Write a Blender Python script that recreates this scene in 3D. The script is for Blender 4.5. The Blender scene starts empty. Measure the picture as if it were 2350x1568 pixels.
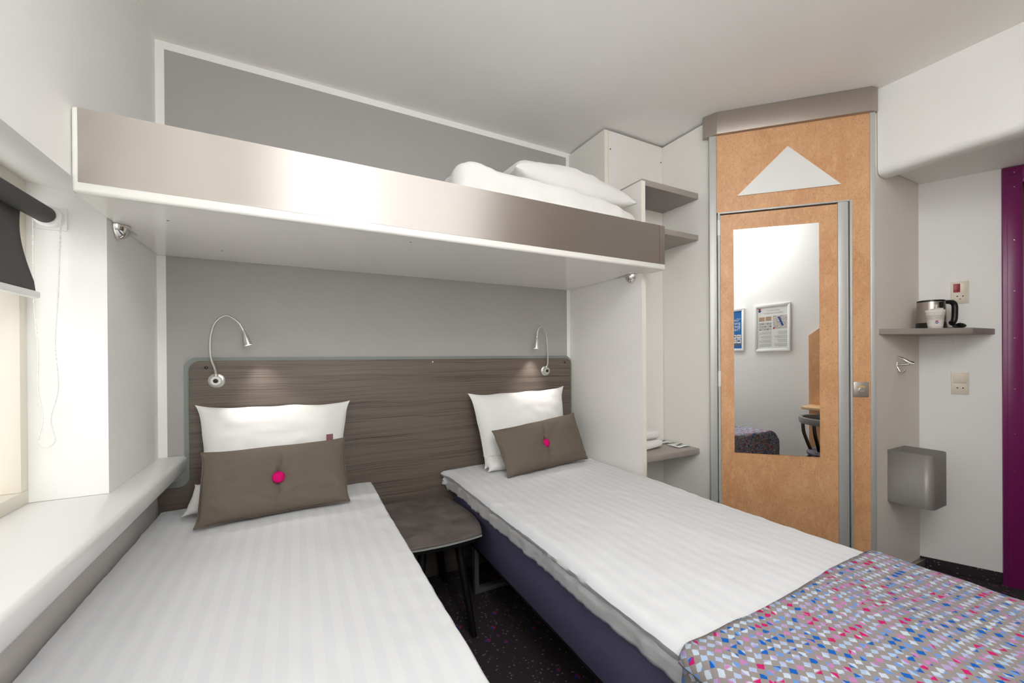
import bpy, bmesh, math, random
from mathutils import Vector, Matrix, noise
random.seed(7)
S = bpy.context.scene
COL = S.collection
PI = math.pi

# ------------------------------------------------------------------ materials
def lin(c):
    c = c / 255.0
    return c / 12.92 if c <= 0.04045 else ((c + 0.055) / 1.055) ** 2.4
def rgb(r, g, b): return (lin(r), lin(g), lin(b), 1.0)

class NT:
    def __init__(s, name):
        s.m = bpy.data.materials.new(name); s.m.use_nodes = True
        s.t = s.m.node_tree; s.b = s.t.nodes['Principled BSDF']
    def n(s, kind, **kw):
        nd = s.t.nodes.new(kind)
        for k, v in kw.items(): setattr(nd, k, v)
        return nd
    def l(s, a, b): s.t.links.new(a, b)
    def val(s, op, a, b=None, c=None):
        nd = s.n('ShaderNodeMath', operation=op)
        for i, v in enumerate((a, b, c)):
            if v is None: continue
            if isinstance(v, (int, float)): nd.inputs[i].default_value = v
            else: s.l(v, nd.inputs[i])
        return nd.outputs[0]
    def mix(s, f, a, b):
        nd = s.n('ShaderNodeMix', data_type='RGBA')
        for i, v in ((0, f), (6, a), (7, b)):
            if isinstance(v, (int, float, tuple)): nd.inputs[i].default_value = v
            else: s.l(v, nd.inputs[i])
        return nd.outputs[2]
    def pos(s): return s.n('ShaderNodeNewGeometry').outputs['Position']
    def uv(s): return s.n('ShaderNodeUVMap').outputs['UV']
    def obj(s): return s.n('ShaderNodeTexCoord').outputs['Object']
    def map(s, v, scale=(1, 1, 1), rot=(0, 0, 0), loc=(0, 0, 0)):
        nd = s.n('ShaderNodeMapping'); nd.inputs['Scale'].default_value = scale
        nd.inputs['Rotation'].default_value = rot; nd.inputs['Location'].default_value = loc
        s.l(v, nd.inputs[0]); return nd.outputs[0]
    def noise(s, v, scale, detail=3, rough=.5, dist=0):
        nd = s.n('ShaderNodeTexNoise'); nd.inputs['Scale'].default_value = scale
        nd.inputs['Detail'].default_value = detail; nd.inputs['Roughness'].default_value = rough
        nd.inputs['Distortion'].default_value = dist
        s.l(v, nd.inputs['Vector']); return nd.outputs[0]
    def ramp(s, f, stops, interp='LINEAR'):
        nd = s.n('ShaderNodeValToRGB'); cr = nd.color_ramp; cr.interpolation = interp
        while len(cr.elements) < len(stops): cr.elements.new(.5)
        for e, (p, c) in zip(cr.elements, stops): e.position = p; e.color = c
        s.l(f, nd.inputs[0]); return nd.outputs[0]
    def bump(s, h, strength=.2, dist=.002):
        nd = s.n('ShaderNodeBump'); nd.inputs['Strength'].default_value = strength
        nd.inputs['Distance'].default_value = dist
        s.l(h, nd.inputs['Height']); s.l(nd.outputs[0], s.b.inputs['Normal'])
    def color(s, c):
        if isinstance(c, tuple): s.b.inputs['Base Color'].default_value = c
        else: s.l(c, s.b.inputs['Base Color'])
    def set(s, **kw):
        for k, v in kw.items(): s.b.inputs[k.replace('_', ' ')].default_value = v

def simple(name, c, rough=.5, metal=0, bump=0, bscale=60, spec=.5, var=0):
    t = NT(name); t.set(Roughness=rough, Metallic=metal); t.b.inputs['Specular IOR Level'].default_value = spec
    p = t.pos()
    nz = t.noise(p, bscale, 3)
    if var: t.color(t.mix(t.val('MULTIPLY', nz, var), c, tuple(x * .8 for x in c[:3]) + (1,)))
    else: t.color(t.mix(t.val('MULTIPLY', nz, .06), c, tuple(x * .9 for x in c[:3]) + (1,)))
    if bump: t.bump(nz, bump, .002)
    return t.m
MT = {}
MT['wall'] = simple('white_paint', rgb(240, 240, 237), .6, bump=.15, bscale=90)
MT['ceil'] = simple('ceiling_paint', rgb(246, 245, 243), .8, bump=.1, bscale=60)
MT['wall_shaded'] = simple('shaded_white_paint', rgb(206, 202, 199), .6, bump=.1, bscale=90)  # white wall paint darkened to stand in for shade below the sill
MT['gloss'] = simple('white_laminate', rgb(236, 234, 229), .14)
MT['panel'] = simple('white_panel', rgb(234, 232, 227), .4)
MT['edge'] = simple('cream_edge_band', rgb(236, 231, 219), .4)
MT['greige'] = simple('greige_panel', rgb(238, 232, 224), .45)
MT['sill'] = simple('sill_gloss_paint', rgb(224, 224, 222), .25)
MT['frame'] = simple('window_frame_paint', rgb(226, 220, 206), .4)
MT['alu'] = simple('anodised_aluminium', rgb(196, 197, 194), .42, .3)
MT['alu2'] = simple('satin_aluminium_header', rgb(168, 158, 149), .38, .7)
MT['chrome'] = simple('chrome', (.80, .78, .76, 1), .06, 1)
MT['darkchrome'] = simple('black_chrome_tube', (.14, .14, .14, 1), .12, 1)
MT['satin'] = simple('satin_nickel', rgb(205, 203, 198), .32, .8)
MT['black'] = simple('black_plastic', rgb(22, 21, 21), .35)
MT['blackleg'] = simple('black_leg_lacquer', rgb(16, 15, 15), .4)
MT['shelf'] = simple('taupe_shelf_laminate', rgb(160, 152, 146), .45, bump=.1, bscale=200)
MT['bin'] = simple('grey_metal_paint', rgb(142, 138, 134), .42, .25)
MT['blind'] = simple('charcoal_blind_fabric', rgb(78, 77, 74), .9, bump=.3, bscale=900)
MT['whiteplastic'] = simple('white_plastic', rgb(232, 232, 229), .35)
MT['beige'] = simple('beige_plastic', rgb(226, 217, 200), .35)
MT['red'] = simple('red_plastic', rgb(150, 30, 34), .35)
MT['purple'] = simple('purple_door_paint', rgb(118, 28, 90), .3)
MT['doorwood'] = simple('dark_brown_door', rgb(84, 64, 50), .4)
MT['cushion'] = simple('taupe_woven_fabric', rgb(106, 96, 86), .9, bump=.35, bscale=700, spec=.2)
MT['button'] = simple('magenta_felt', rgb(196, 6, 100), .85, bump=.2, bscale=800, spec=.2)
MT['tag'] = simple('maroon_label', rgb(120, 74, 80), .8)
MT['navy'] = simple('navy_fabric', rgb(90, 88, 114), .95, bump=.35, bscale=700, spec=.1)
MT['underbed'] = simple('black_underside', rgb(24, 21, 22), .9)
MT['towel'] = simple('white_terry', rgb(238, 237, 233), .95, bump=.6, bscale=420, spec=.1)
MT['paper'] = simple('white_paper', rgb(228, 230, 226), .6)
MT['ink'] = simple('dark_print', rgb(92, 91, 94), .6)
MT['lightink'] = simple('pale_grey_print', rgb(176, 177, 176), .6)
MT['blue'] = simple('blue_print', rgb(0, 98, 166), .5)
MT['photoA'] = simple('brown_photo_print', rgb(190, 158, 128), .5, var=.9, bscale=70)
def mapprint():
    t = NT('map_print'); v = t.n('ShaderNodeTexVoronoi', feature='DISTANCE_TO_EDGE'); v.inputs['Scale'].default_value = 55; t.l(t.pos(), v.inputs['Vector'])
    c = t.ramp(v.outputs['Distance'], [(.03, rgb(150, 146, 140)), (.08, rgb(208, 207, 204))])
    k = t.ramp(t.noise(t.pos(), 90, 2), [(.56, (0, 0, 0, 1)), (.6, (1, 1, 1, 1))])
    t.color(t.mix(t.val('MULTIPLY', k, .5), c, rgb(170, 140, 120))); return t.m
MT['map'] = mapprint()
MT['logored'] = simple('logo_red', rgb(170, 30, 62), .5)
MT['logoblue'] = simple('logo_blue', rgb(30, 74, 140), .5)
MT['edgegreen'] = simple('grey_green_backing', rgb(128, 133, 129), .5)
MT['table_edge'] = simple('pale_edge_band', rgb(150, 152, 148), .4)
MT['desk'] = simple('beech_desk', rgb(214, 178, 132), .4, var=.5, bscale=12)
MT['rail'] = simple('grey_moulded_rail', rgb(126, 126, 124), .4)
MT['steelleg'] = simple('grey_steel_leg', rgb(120, 118, 115), .4, .4)

def white_fabric(name, stripes, c1, c2, per=.045):
    t = NT(name); t.set(Roughness=.75); t.b.inputs['Specular IOR Level'].default_value = .25
    t.b.inputs['Sheen Weight'].default_value = .15
    if stripes:
        sx = t.n('ShaderNodeSeparateXYZ'); t.l(t.uv(), sx.inputs[0])
        fr = t.val('FRACT', t.val('DIVIDE', sx.outputs[0], per))
        st = t.val('SUBTRACT', 1, t.val('SMOOTH_MIN', 1, t.val('MULTIPLY', t.val('ABSOLUTE', t.val('SUBTRACT', fr, .5)), 1), .01))
        st = t.ramp(fr, [(0, (0, 0, 0, 1)), (.06, (1, 1, 1, 1)), (.5, (1, 1, 1, 1)), (.56, (0, 0, 0, 1))])
        t.color(t.mix(st, c1, c2))
        t.l(t.val('ADD', .6, t.val('MULTIPLY', st, .2)), t.b.inputs['Roughness'])
    else: t.color(c1)
    t.bump(t.noise(t.map(t.pos(), (1, .6, 1)), 26, 4, .55), .10 if stripes else .05, .006)
    return t.m
MT['duvet'] = white_fabric('white_satin_stripe_cotton', True, rgb(211, 212, 212), rgb(207.5, 208.5, 211))
MT['linen'] = white_fabric('white_cotton', False, rgb(226, 225, 222), None)

def burl():
    t = NT('orange_burl_laminate'); p = t.pos()
    a = t.noise(t.map(p, (1, 1, .55)), 5, 4, .6, .6)
    base = t.ramp(a, [(.3, rgb(202, 149, 103)), (.7, rgb(224, 176, 130))])
    sp = t.noise(t.map(p, (1, 1, .6)), 210, 3, .65, .3)
    k = t.ramp(sp, [(.52, (0, 0, 0, 1)), (.68, (1, 1, 1, 1))])
    k2 = t.noise(t.map(p, (1, 1, .5)), 45, 3, .6)
    c = t.mix(t.val('MULTIPLY', k, .5), base, rgb(150, 94, 54))
    c = t.mix(t.val('MULTIPLY', t.ramp(k2, [(.5, (0, 0, 0, 1)), (.75, (1, 1, 1, 1))]), .45), c, rgb(235, 188, 138))
    t.color(c); t.set(Roughness=.42); return t.m
MT['burl'] = burl()

def laminate():
    t = NT('dark_wood_laminate'); p = t.pos()
    warp = t.noise(t.map(p, (.9, 1, 2.2)), 2.2, 2)
    sx = t.n('ShaderNodeSeparateXYZ'); t.l(p, sx.inputs[0])
    zz = t.val('ADD', sx.outputs[2], t.val('MULTIPLY', warp, .035))
    cb = t.n('ShaderNodeCombineXYZ'); t.l(t.val('MULTIPLY', sx.outputs[0], 1.1), cb.inputs[0]); t.l(t.val('MULTIPLY', zz, 260), cb.inputs[2])
    f = t.noise(cb.outputs[0], 1.6, 6, .62, .2)
    cb2 = t.n('ShaderNodeCombineXYZ'); t.l(t.val('MULTIPLY', sx.outputs[0], .5), cb2.inputs[0]); t.l(t.val('MULTIPLY', zz, 22), cb2.inputs[2])
    g = t.noise(cb2.outputs[0], 1.3, 2)
    f2 = t.val('ADD', t.val('MULTIPLY', f, .75), t.val('MULTIPLY', g, .25))
    c = t.ramp(f2, [(.36, rgb(46, 38, 34)), (.45, rgb(87, 76, 69)), (.52, rgb(108, 96, 87)), (.60, rgb(102, 90, 81)), (.68, rgb(128, 116, 105))])
    t.color(c); t.set(Roughness=.42); t.bump(f, .12, .002); return t.m
MT['lam'] = laminate()

def stone_top():
    t = NT('dark_slate_laminate'); p = t.pos()
    a = t.noise(p, 9, 5, .6, .4)
    t.color(t.ramp(a, [(.3, rgb(74, 66, 63)), (.7, rgb(116, 107, 102))])); t.set(Roughness=.35); return t.m
MT['slate'] = stone_top()

def carpet():
    t = NT('dark_flecked_carpet'); p = t.pos()
    v = t.n('ShaderNodeTexVoronoi'); v.inputs['Scale'].default_value = 75; t.l(p, v.inputs['Vector'])
    gate = t.ramp(v.outputs['Color'], [(.62, (0, 0, 0, 1)), (.66, (1, 1, 1, 1))])
    d = t.ramp(v.outputs['Distance'], [(.24, (1, 1, 1, 1)), (.34, (0, 0, 0, 1))])
    c = t.mix(t.val('MULTIPLY', d, gate), rgb(46, 37, 42), rgb(112, 106, 106))
    v2 = t.n('ShaderNodeTexVoronoi'); v2.inputs['Scale'].default_value = 17; v2.distance = 'MANHATTAN'; t.l(p, v2.inputs['Vector'])
    d2 = t.val('MULTIPLY', t.ramp(v2.outputs['Distance'], [(.26, (1, 1, 1, 1)), (.29, (0, 0, 0, 1))]), t.ramp(v2.outputs['Color'], [(.45, (0, 0, 0, 1)), (.47, (1, 1, 1, 1))]))
    sx = t.n('ShaderNodeSeparateXYZ'); t.l(t.map(p, (17, 17, 17)), sx.inputs[0])
    sp = t.n('ShaderNodeSeparateXYZ'); t.l(v2.outputs['Position'], sp.inputs[0])
    side = t.val('GREATER_THAN', t.val('SUBTRACT', t.val('MULTIPLY', sx.outputs[0], 1), t.val('MULTIPLY', sp.outputs[0], 17)), 0)
    tri = t.mix(side, rgb(34, 58, 126), rgb(150, 30, 70))
    c = t.mix(d2, c, tri)
    t.color(c); t.set(Roughness=.98); t.bump(t.noise(p, 500, 2), .5, .004); return t.m
MT['carpet'] = carpet()

def coverlet():
    t = NT('confetti_check_fabric'); s = 1 / .0138
    uvw = t.map(t.uv(), (s, s, 1), (0, 0, .72))
    wob = t.n('ShaderNodeTexNoise'); wob.inputs['Scale'].default_value = .22; t.l(uvw, wob.inputs['Vector'])
    w1 = t.n('ShaderNodeVectorMath', operation='SCALE'); t.l(wob.outputs['Color'], w1.inputs[0]); w1.inputs['Scale'].default_value = .9
    wob2 = t.n('ShaderNodeTexNoise'); wob2.inputs['Scale'].default_value = 2.2; t.l(uvw, wob2.inputs['Vector'])
    w3 = t.n('ShaderNodeVectorMath', operation='SCALE'); t.l(wob2.outputs['Color'], w3.inputs[0]); w3.inputs['Scale'].default_value = .22
    w2 = t.n('ShaderNodeVectorMath', operation='ADD'); t.l(uvw, w2.inputs[0]); t.l(w1.outputs[0], w2.inputs[1])
    w4 = t.n('ShaderNodeVectorMath', operation='ADD'); t.l(w2.outputs[0], w4.inputs[0]); t.l(w3.outputs[0], w4.inputs[1])
    sx = t.n('ShaderNodeSeparateXYZ'); t.l(w4.outputs[0], sx.inputs[0])
    i = t.val('FLOOR', sx.outputs[0]); j = t.val('FLOOR', sx.outputs[1])
    chk = t.val('FLOORED_MODULO', t.val('ADD', i, j), 2)
    cb = t.n('ShaderNodeCombineXYZ'); t.l(i, cb.inputs[0]); t.l(j, cb.inputs[1])
    wn = t.n('ShaderNodeTexWhiteNoise', noise_dimensions='2D'); t.l(cb.outputs[0], wn.inputs['Vector'])
    ww = t.n('ShaderNodeSeparateXYZ'); t.l(wn.outputs['Color'], ww.inputs[0])
    # the colour bleeds softly across each check
    fx = t.val('FRACT', sx.outputs[0]); fy = t.val('FRACT', sx.outputs[1])
    fl = t.val('GREATER_THAN', ww.outputs[2], .5)
    fx2 = t.val('ADD', t.val('MULTIPLY', fl, fx), t.val('MULTIPLY', t.val('SUBTRACT', 1, fl), t.val('SUBTRACT', 1, fx)))
    d = t.val('SUBTRACT', t.val('ADD', fx2, fy), t.val('ADD', .55, t.val('MULTIPLY', ww.outputs[1], 1.2)))
    half = t.ramp(t.val('ADD', t.val('MULTIPLY', d, 1.4), .5), [(.25, (0, 0, 0, 1)), (.75, (1, 1, 1, 1))])
    low = t.noise(t.map(uvw, (.13, .13, 1)), 1, 2)
    shift = t.val('MULTIPLY', t.val('SUBTRACT', low, .5), .8)
    pal = [(0, rgb(22, 88, 168)), (.13, rgb(104, 138, 194)), (.25, rgb(158, 178, 204)), (.36, rgb(182, 194, 205)), (.58, rgb(160, 172, 202)), (.70, rgb(162, 146, 186)), (.81, rgb(178, 116, 166)), (.93, rgb(182, 28, 98))]
    def pick(r): return t.ramp(t.val('ADD', r, shift), pal, 'CONSTANT')
    ca = pick(ww.outputs[0]); cbb = pick(t.val('FRACT', t.val('MULTIPLY', ww.outputs[0], 7.31)))
    col = t.mix(half, ca, cbb)
    # the grey checks are a little larger than the coloured ones
    mx = t.val('MINIMUM', t.val('MINIMUM', fx, t.val('SUBTRACT', 1, fx)), t.val('MINIMUM', fy, t.val('SUBTRACT', 1, fy)))
    inner = t.ramp(mx, [(.03, (0, 0, 0, 1)), (.07, (1, 1, 1, 1))])
    col = t.mix(t.val('MULTIPLY', chk, inner), rgb(138, 131, 127), col)
    t.color(col); t.set(Roughness=.9); t.b.inputs['Specular IOR Level'].default_value = .15
    t.bump(t.noise(uvw, 5, 2), .2, .002); return t.m
MT['coverlet'] = coverlet()

def seatfabric():
    t = NT('patterned_seat_fabric'); p = t.pos()
    v = t.n('ShaderNodeTexVoronoi'); v.inputs['Scale'].default_value = 45; t.l(p, v.inputs['Vector'])
    hs = t.n('ShaderNodeSeparateXYZ'); t.l(v.outputs['Color'], hs.inputs[0])
    t.color(t.ramp(hs.outputs[0], [(0, rgb(84, 80, 88)), (.4, rgb(120, 112, 124)), (.7, rgb(86, 88, 110)), (.9, rgb(140, 110, 124))], 'CONSTANT'))
    t.set(Roughness=.9); return t.m
MT['seat'] = seatfabric()

def steel(name, c, r, an):
    t = NT(name); t.set(Metallic=1.0, Roughness=r, Anisotropic=an); t.color(c)
    tg = t.n('ShaderNodeTangent', direction_type='UV_MAP'); t.l(tg.outputs[0], t.b.inputs['Tangent']); t.b.inputs['Anisotropic Rotation'].default_value = .25
    return t.m
MT['fascia'] = steel('brushed_stainless', rgb(218, 210, 203), .42, 1.0)
MT['kettle'] = simple('kettle_stainless', rgb(176, 166, 158), .25, 1)

def cup_mat(z0):
    t = NT('printed_paper_cup'); p = t.pos()
    sx = t.n('ShaderNodeSeparateXYZ'); t.l(p, sx.inputs[0])
    h = t.val('SUBTRACT', sx.outputs[2], z0)
    band = t.ramp(t.val('MULTIPLY', h, 10), [(0, (1, 1, 1, 1)), (.10, (1, 1, 1, 1)), (.11, (0, 0, 0, 1)), (.42, (0, 0, 0, 1)), (.43, (1, 1, 1, 1)), (.66, (1, 1, 1, 1)), (.67, (0, 0, 0, 1))])
    sw = t.ramp(t.noise(p, 170, 2, .5, 2.5), [(.46, (0, 0, 0, 1)), (.5, (1, 1, 1, 1)), (.56, (0, 0, 0, 1))])
    t.color(t.mix(t.val('MULTIPLY', band, sw), rgb(236, 232, 226), rgb(104, 78, 62))); t.set(Roughness=.6)
    return t.m
def painted_wall():
    # white wall with one large rectangle painted mid grey
    t = NT('white_wall_with_grey_rectangle'); p = t.pos()
    sx = t.n('ShaderNodeSeparateXYZ'); t.l(p, sx.inputs[0])
    f = t.val('MULTIPLY', t.val('GREATER_THAN', sx.outputs[0], .030), t.val('LESS_THAN', sx.outputs[0], 2.088))
    f = t.val('MULTIPLY', f, t.val('LESS_THAN', sx.outputs[2], 2.508))
    nz = t.noise(p, 120, 3)
    g = t.mix(t.val('MULTIPLY', nz, .15), rgb(168, 165, 162), rgb(150, 147, 144))
    t.color(t.mix(f, rgb(240, 240, 237), g)); t.set(Roughness=.6); t.bump(nz, .15, .002); return t.m
MT['greywall'] = painted_wall()
def glass():
    t = NT('window_glass'); t.t.nodes.remove(t.b)
    a = t.n('ShaderNodeBsdfTransparent'); b = t.n('ShaderNodeBsdfGlossy'); b.inputs['Roughness'].default_value = .02
    m = t.n('ShaderNodeMixShader'); m.inputs[0].default_value = .06
    t.l(a.outputs[0], m.inputs[1]); t.l(b.outputs[0], m.inputs[2])
    t.l(m.outputs[0], t.t.nodes['Material Output'].inputs[0]); return t.m
MT['glass'] = glass()
def mirror():
    t = NT('mirror_silver'); t.set(Metallic=1, Roughness=0.0); t.color((.9, .91, .90, 1)); return t.m
MT['mirror'] = mirror()
def emit(name, c, s):
    t = NT(name); t.color((.8, .8, .8, 1)); t.b.inputs['Emission Color'].default_value = c; t.b.inputs['Emission Strength'].default_value = s; return t.m

# ------------------------------------------------------------------ mesh helpers
def add_box(bm, x0, x1, y0, y1, z0, z1, bev=0, seg=2, M=None):
    t = bmesh.new()
    vs = [t.verts.new((x, y, z)) for x in (x0, x1) for y in (y0, y1) for z in (z0, z1)]
    for f in ((0, 1, 3, 2), (4, 6, 7, 5), (0, 4, 5, 1), (2, 3, 7, 6), (0, 2, 6, 4), (1, 5, 7, 3)): t.faces.new([vs[i] for i in f])
    bmesh.ops.recalc_face_normals(t, faces=t.faces)
    if bev: bmesh.ops.bevel(t, geom=t.edges[:], offset=bev, segments=seg, affect='EDGES', profile=.5)
    merge(bm, t, M)
def merge(bm, t, M=None):
    if M is not None: bmesh.ops.transform(t, matrix=M, verts=t.verts)
    me = bpy.data.meshes.new('tmp'); t.to_mesh(me); t.free(); bm.from_mesh(me); bpy.data.meshes.remove(me)
def box(*a, **k):
    bm = bmesh.new(); add_box(bm, *a, **k); return bm
def prism(pts, vec, bev=0, seg=2, M=None, bm=None):
    """pts: 3D polygon, extruded by vec"""
    t = bmesh.new(); vec = Vector(vec)
    a = [t.verts.new(p) for p in pts]; b = [t.verts.new(Vector(p) + vec) for p in pts]
    t.faces.new(a); t.faces.new(b[::-1]); n = len(a)
    for i in range(n): t.faces.new((a[i], b[i], b[(i + 1) % n], a[(i + 1) % n]))
    bmesh.ops.recalc_face_normals(t, faces=t.faces)
    if bev: bmesh.ops.bevel(t, geom=t.edges[:], offset=bev, segments=seg, affect='EDGES', profile=.5)
    if bm is None: bm = bmesh.new()
    merge(bm, t, M); return bm
def smooth_path(pts, sub=8):
    pts = [Vector(p) for p in pts]; out = []
    for i in range(len(pts) - 1):
        p0 = pts[max(i - 1, 0)]; p1 = pts[i]; p2 = pts[i + 1]; p3 = pts[min(i + 2, len(pts) - 1)]
        for k in range(sub):
            t = k / sub
            out.append(.5 * ((2 * p1) + (p2 - p0) * t + (2 * p0 - 5 * p1 + 4 * p2 - p3) * t * t + (3 * p1 - p0 - 3 * p2 + p3) * t ** 3))
    out.append(pts[-1]); return out
def tube(pts, r, n=12, sub=8, closed=False, bm=None, M=None):
    t = bmesh.new()
    P = smooth_path(pts, sub) if sub else [Vector(p) for p in pts]
    N = len(P); rings = []; up = None
    for i, p in enumerate(P):
        if closed: d = (P[(i + 1) % N] - P[i - 1])
        else: d = (P[min(i + 1, N - 1)] - P[max(i - 1, 0)])
        d.normalize()
        if up is None:
            up = Vector((0, 0, 1)) if abs(d.z) < .9 else Vector((1, 0, 0))
        a = up - d * up.dot(d); a.normalize(); up = a; b = d.cross(a)
        rr = r(i / max(N - 1, 1)) if callable(r) else r
        rings.append([t.verts.new(p + rr * (math.cos(2 * PI * k / n) * a + math.sin(2 * PI * k / n) * b)) for k in range(n)])
    m = N if closed else N - 1
    for i in range(m):
        A = rings[i]; B = rings[(i + 1) % N]
        for k in range(n): t.faces.new((A[k], A[(k + 1) % n], B[(k + 1) % n], B[k]))
    if not closed: t.faces.new(rings[0][::-1]); t.faces.new(rings[-1])
    bmesh.ops.recalc_face_normals(t, faces=t.faces)
    if bm is None: bm = bmesh.new()
    merge(bm, t, M); return bm
def lathe(prof, n=40, M=None, bm=None, close=True):
    """prof: (r, z) list, around z"""
    t = bmesh.new(); rings = []
    for r, z in prof:
        if r < 1e-6: rings.append([t.verts.new((0, 0, z))])
        else: rings.append([t.verts.new((r * math.cos(2 * PI * k / n), r * math.sin(2 * PI * k / n), z)) for k in range(n)])
    for A, B in zip(rings, rings[1:]):
        for k in range(n):
            k2 = (k + 1) % n
            if len(A) == 1 and len(B) == 1: continue
            if len(A) == 1: t.faces.new((A[0], B[k], B[k2]))
            elif len(B) == 1: t.faces.new((A[k], A[k2], B[0]))
            else: t.faces.new((A[k], A[k2], B[k2], B[k]))
    if close:
        for R in (rings[0], rings[-1]):
            if len(R) > 1: t.faces.new(R)
    bmesh.ops.recalc_face_normals(t, faces=t.faces)
    if bm is None: bm = bmesh.new()
    merge(bm, t, M); return bm
def T(x, y, z): return Matrix.Translation((x, y, z))
def aim(p, d):
    """matrix taking +z to direction d at point p"""
    return Matrix.Translation(p) @ Vector((0, 0, 1)).rotation_difference(Vector(d).normalized()).to_matrix().to_4x4()
def frame3(o, ax, ay, az):
    m = Matrix.Identity(4)
    for i, a in enumerate((ax, ay, az)):
        for k in range(3): m[k][i] = a[k]
    for k in range(3): m[k][3] = o[k]
    return m

def obj(name, bm, mat, parent=None, smooth=40, label=None):
    me = bpy.data.meshes.new(name); bm.to_mesh(me); bm.free()
    for m in (mat if isinstance(mat, list) else [mat]): me.materials.append(MT[m] if isinstance(m, str) else m)
    o = bpy.data.objects.new(name, me); COL.objects.link(o)
    if smooth:
        for p in me.polygons: p.use_smooth = True
        try: me.set_sharp_from_angle(angle=math.radians(smooth))
        except Exception: pass
    if parent is not None:
        o.parent = parent
        w = Vector((0, 0, 0)); q = parent
        while q is not None: w += q.location; q = q.parent
        o.location = -w
    if label: o['label'] = label
    return o
def tag(o, label, cat, group=None):
    o['label'] = label; o['category'] = cat
    if group: o['group'] = group
    return o
def thing(name, loc, label, cat, group=None):
    o = bpy.data.objects.new(name, None); COL.objects.link(o); o.location = loc; o.empty_display_size = .05
    return tag(o, label, cat, group)
def structure(o, label=None):
    o['kind'] = 'structure'
    if label: o['label'] = label
    return o
def sempty(name, loc, label=None):
    o = bpy.data.objects.new(name, None); COL.objects.link(o); o.location = loc
    return structure(o, label)

H = 2.54
# ------------------------------------------------------------------ setting
structure(obj('floor', box(-.35, 4.7, -2.8, .12, -.1, 0), 'carpet', smooth=0))
structure(obj('ceiling', box(-.4, 4.8, -2.9, .2, H, H + .1), 'ceil', smooth=0))
structure(obj('wall_back', box(-.4, 4.7, 0, .12, 0, H), 'greywall', smooth=0))
structure(obj('wall_right', box(4.6, 4.72, -2.8, .1, 0, H), 'wall', smooth=0))
structure(obj('wall_front', box(-.4, 4.7, -2.80, -2.65, 0, H), 'wall', smooth=0))
bm = bmesh.new()
YW0, YW1 = -.505, -2.55
add_box(bm, -.38, 0, YW0, .0, .787, H)
add_box(bm, -.38, 0, -2.66, YW1, .787, H)
add_box(bm, -.38, -.012, -2.66, -.002, 0, .717)
prism([(0, YW1, 1.68), (-.38, YW1, 1.765), (-.38, YW1, H), (0, YW1, H)], (0, YW0 - YW1, 0), bm=bm)
structure(obj('wall_left', bm, 'wall', smooth=0))
structure(obj('wall_left_lower', box(-.0115, 0, -2.64, -.0225, 0, .722), 'wall_shaded', smooth=0))
# window
win = sempty('window_1', (-.19, -1.2, .79), 'bright window with a deep white sill behind the dark roller blind')
bm = bmesh.new()
XF0, XF1 = -.245, -.172
add_box(bm, XF0, XF1, YW1, YW0, .786, .826, .003)
add_box(bm, XF0, XF1, YW1, YW0, 1.675, 1.775, .003)
for a, b in ((YW0 - .036, YW0), (YW1, YW1 + .036), (-1.43, -1.37)): add_box(bm, XF0, XF1 - .0005, a, b, .826, 1.675, .002)
obj('window_frame', bm, 'frame', win)
for a, b in ((YW1 + .036, -1.43), (-1.37, YW0 - .036)): obj('window_pane', box(-.238, -.233, a, b, .826, 1.675), 'glass', win, smooth=0)
bm = prism([(-.25, -2.64, .735), (-.25, -2.64, .786), (.085, -2.64, .786), (.094, -2.64, .782), (.097, -2.64, .774), (.095, -2.64, .735), (.085, -2.64, .72), (.06, -2.64, .718), (.0, -2.64, .725)], (0, 2.64 - .004, 0))
obj('window_sill', bm, 'sill', win, smooth=50)

# headboard wall: wardrobe niche
wd = thing('open_wardrobe', (2.35, -.5, 0), 'open white wardrobe niche with taupe shelves beside the steel-fronted bunk', 'wardrobe')
bm = prism([(2.112, -.002, 0), (2.112, -.635, 0), (2.112, -.635, 2.118), (2.112, -.35, 2.118), (2.112, -.35, H - .013), (2.112, -.002, H - .013)], (.026, 0, 0))
obj('side_panel', bm, 'panel', wd, smooth=0)
bm = box(2.111, 2.139, -.6375, -.635, .0, 2.119); add_box(bm, 2.111, 2.139, -.3525, -.35, 2.119, H - .013)
obj('edge_band', bm, 'edge', wd, smooth=0)
bpan = obj('back_panel', box(2.141, 2.583, -.353, -.335, 0, H - .013), 'panel', wd, smooth=0)
bm = bmesh.new()
for x, z in ((2.155, 2.42), (2.57, 2.43), (2.155, 1.9)): obj('screw_cap', lathe([(0, 0), (.005, .0005), (.0045, .001), (0, .001)], 12, aim((x, -.353, z), (0, -1, 0))), 'ink', bpan)
obj('side_panel', box(2.585, 2.605, -.70, -.002, 0, H - .013), 'panel', wd, smooth=0)
for z0, z1 in ((2.109, 2.142), (1.870, 1.900), (.630, .661)):
    obj('shelf', box(2.1395, 2.584, -.615, -.354, z0, z1, .0015), 'shelf', wd)

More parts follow.
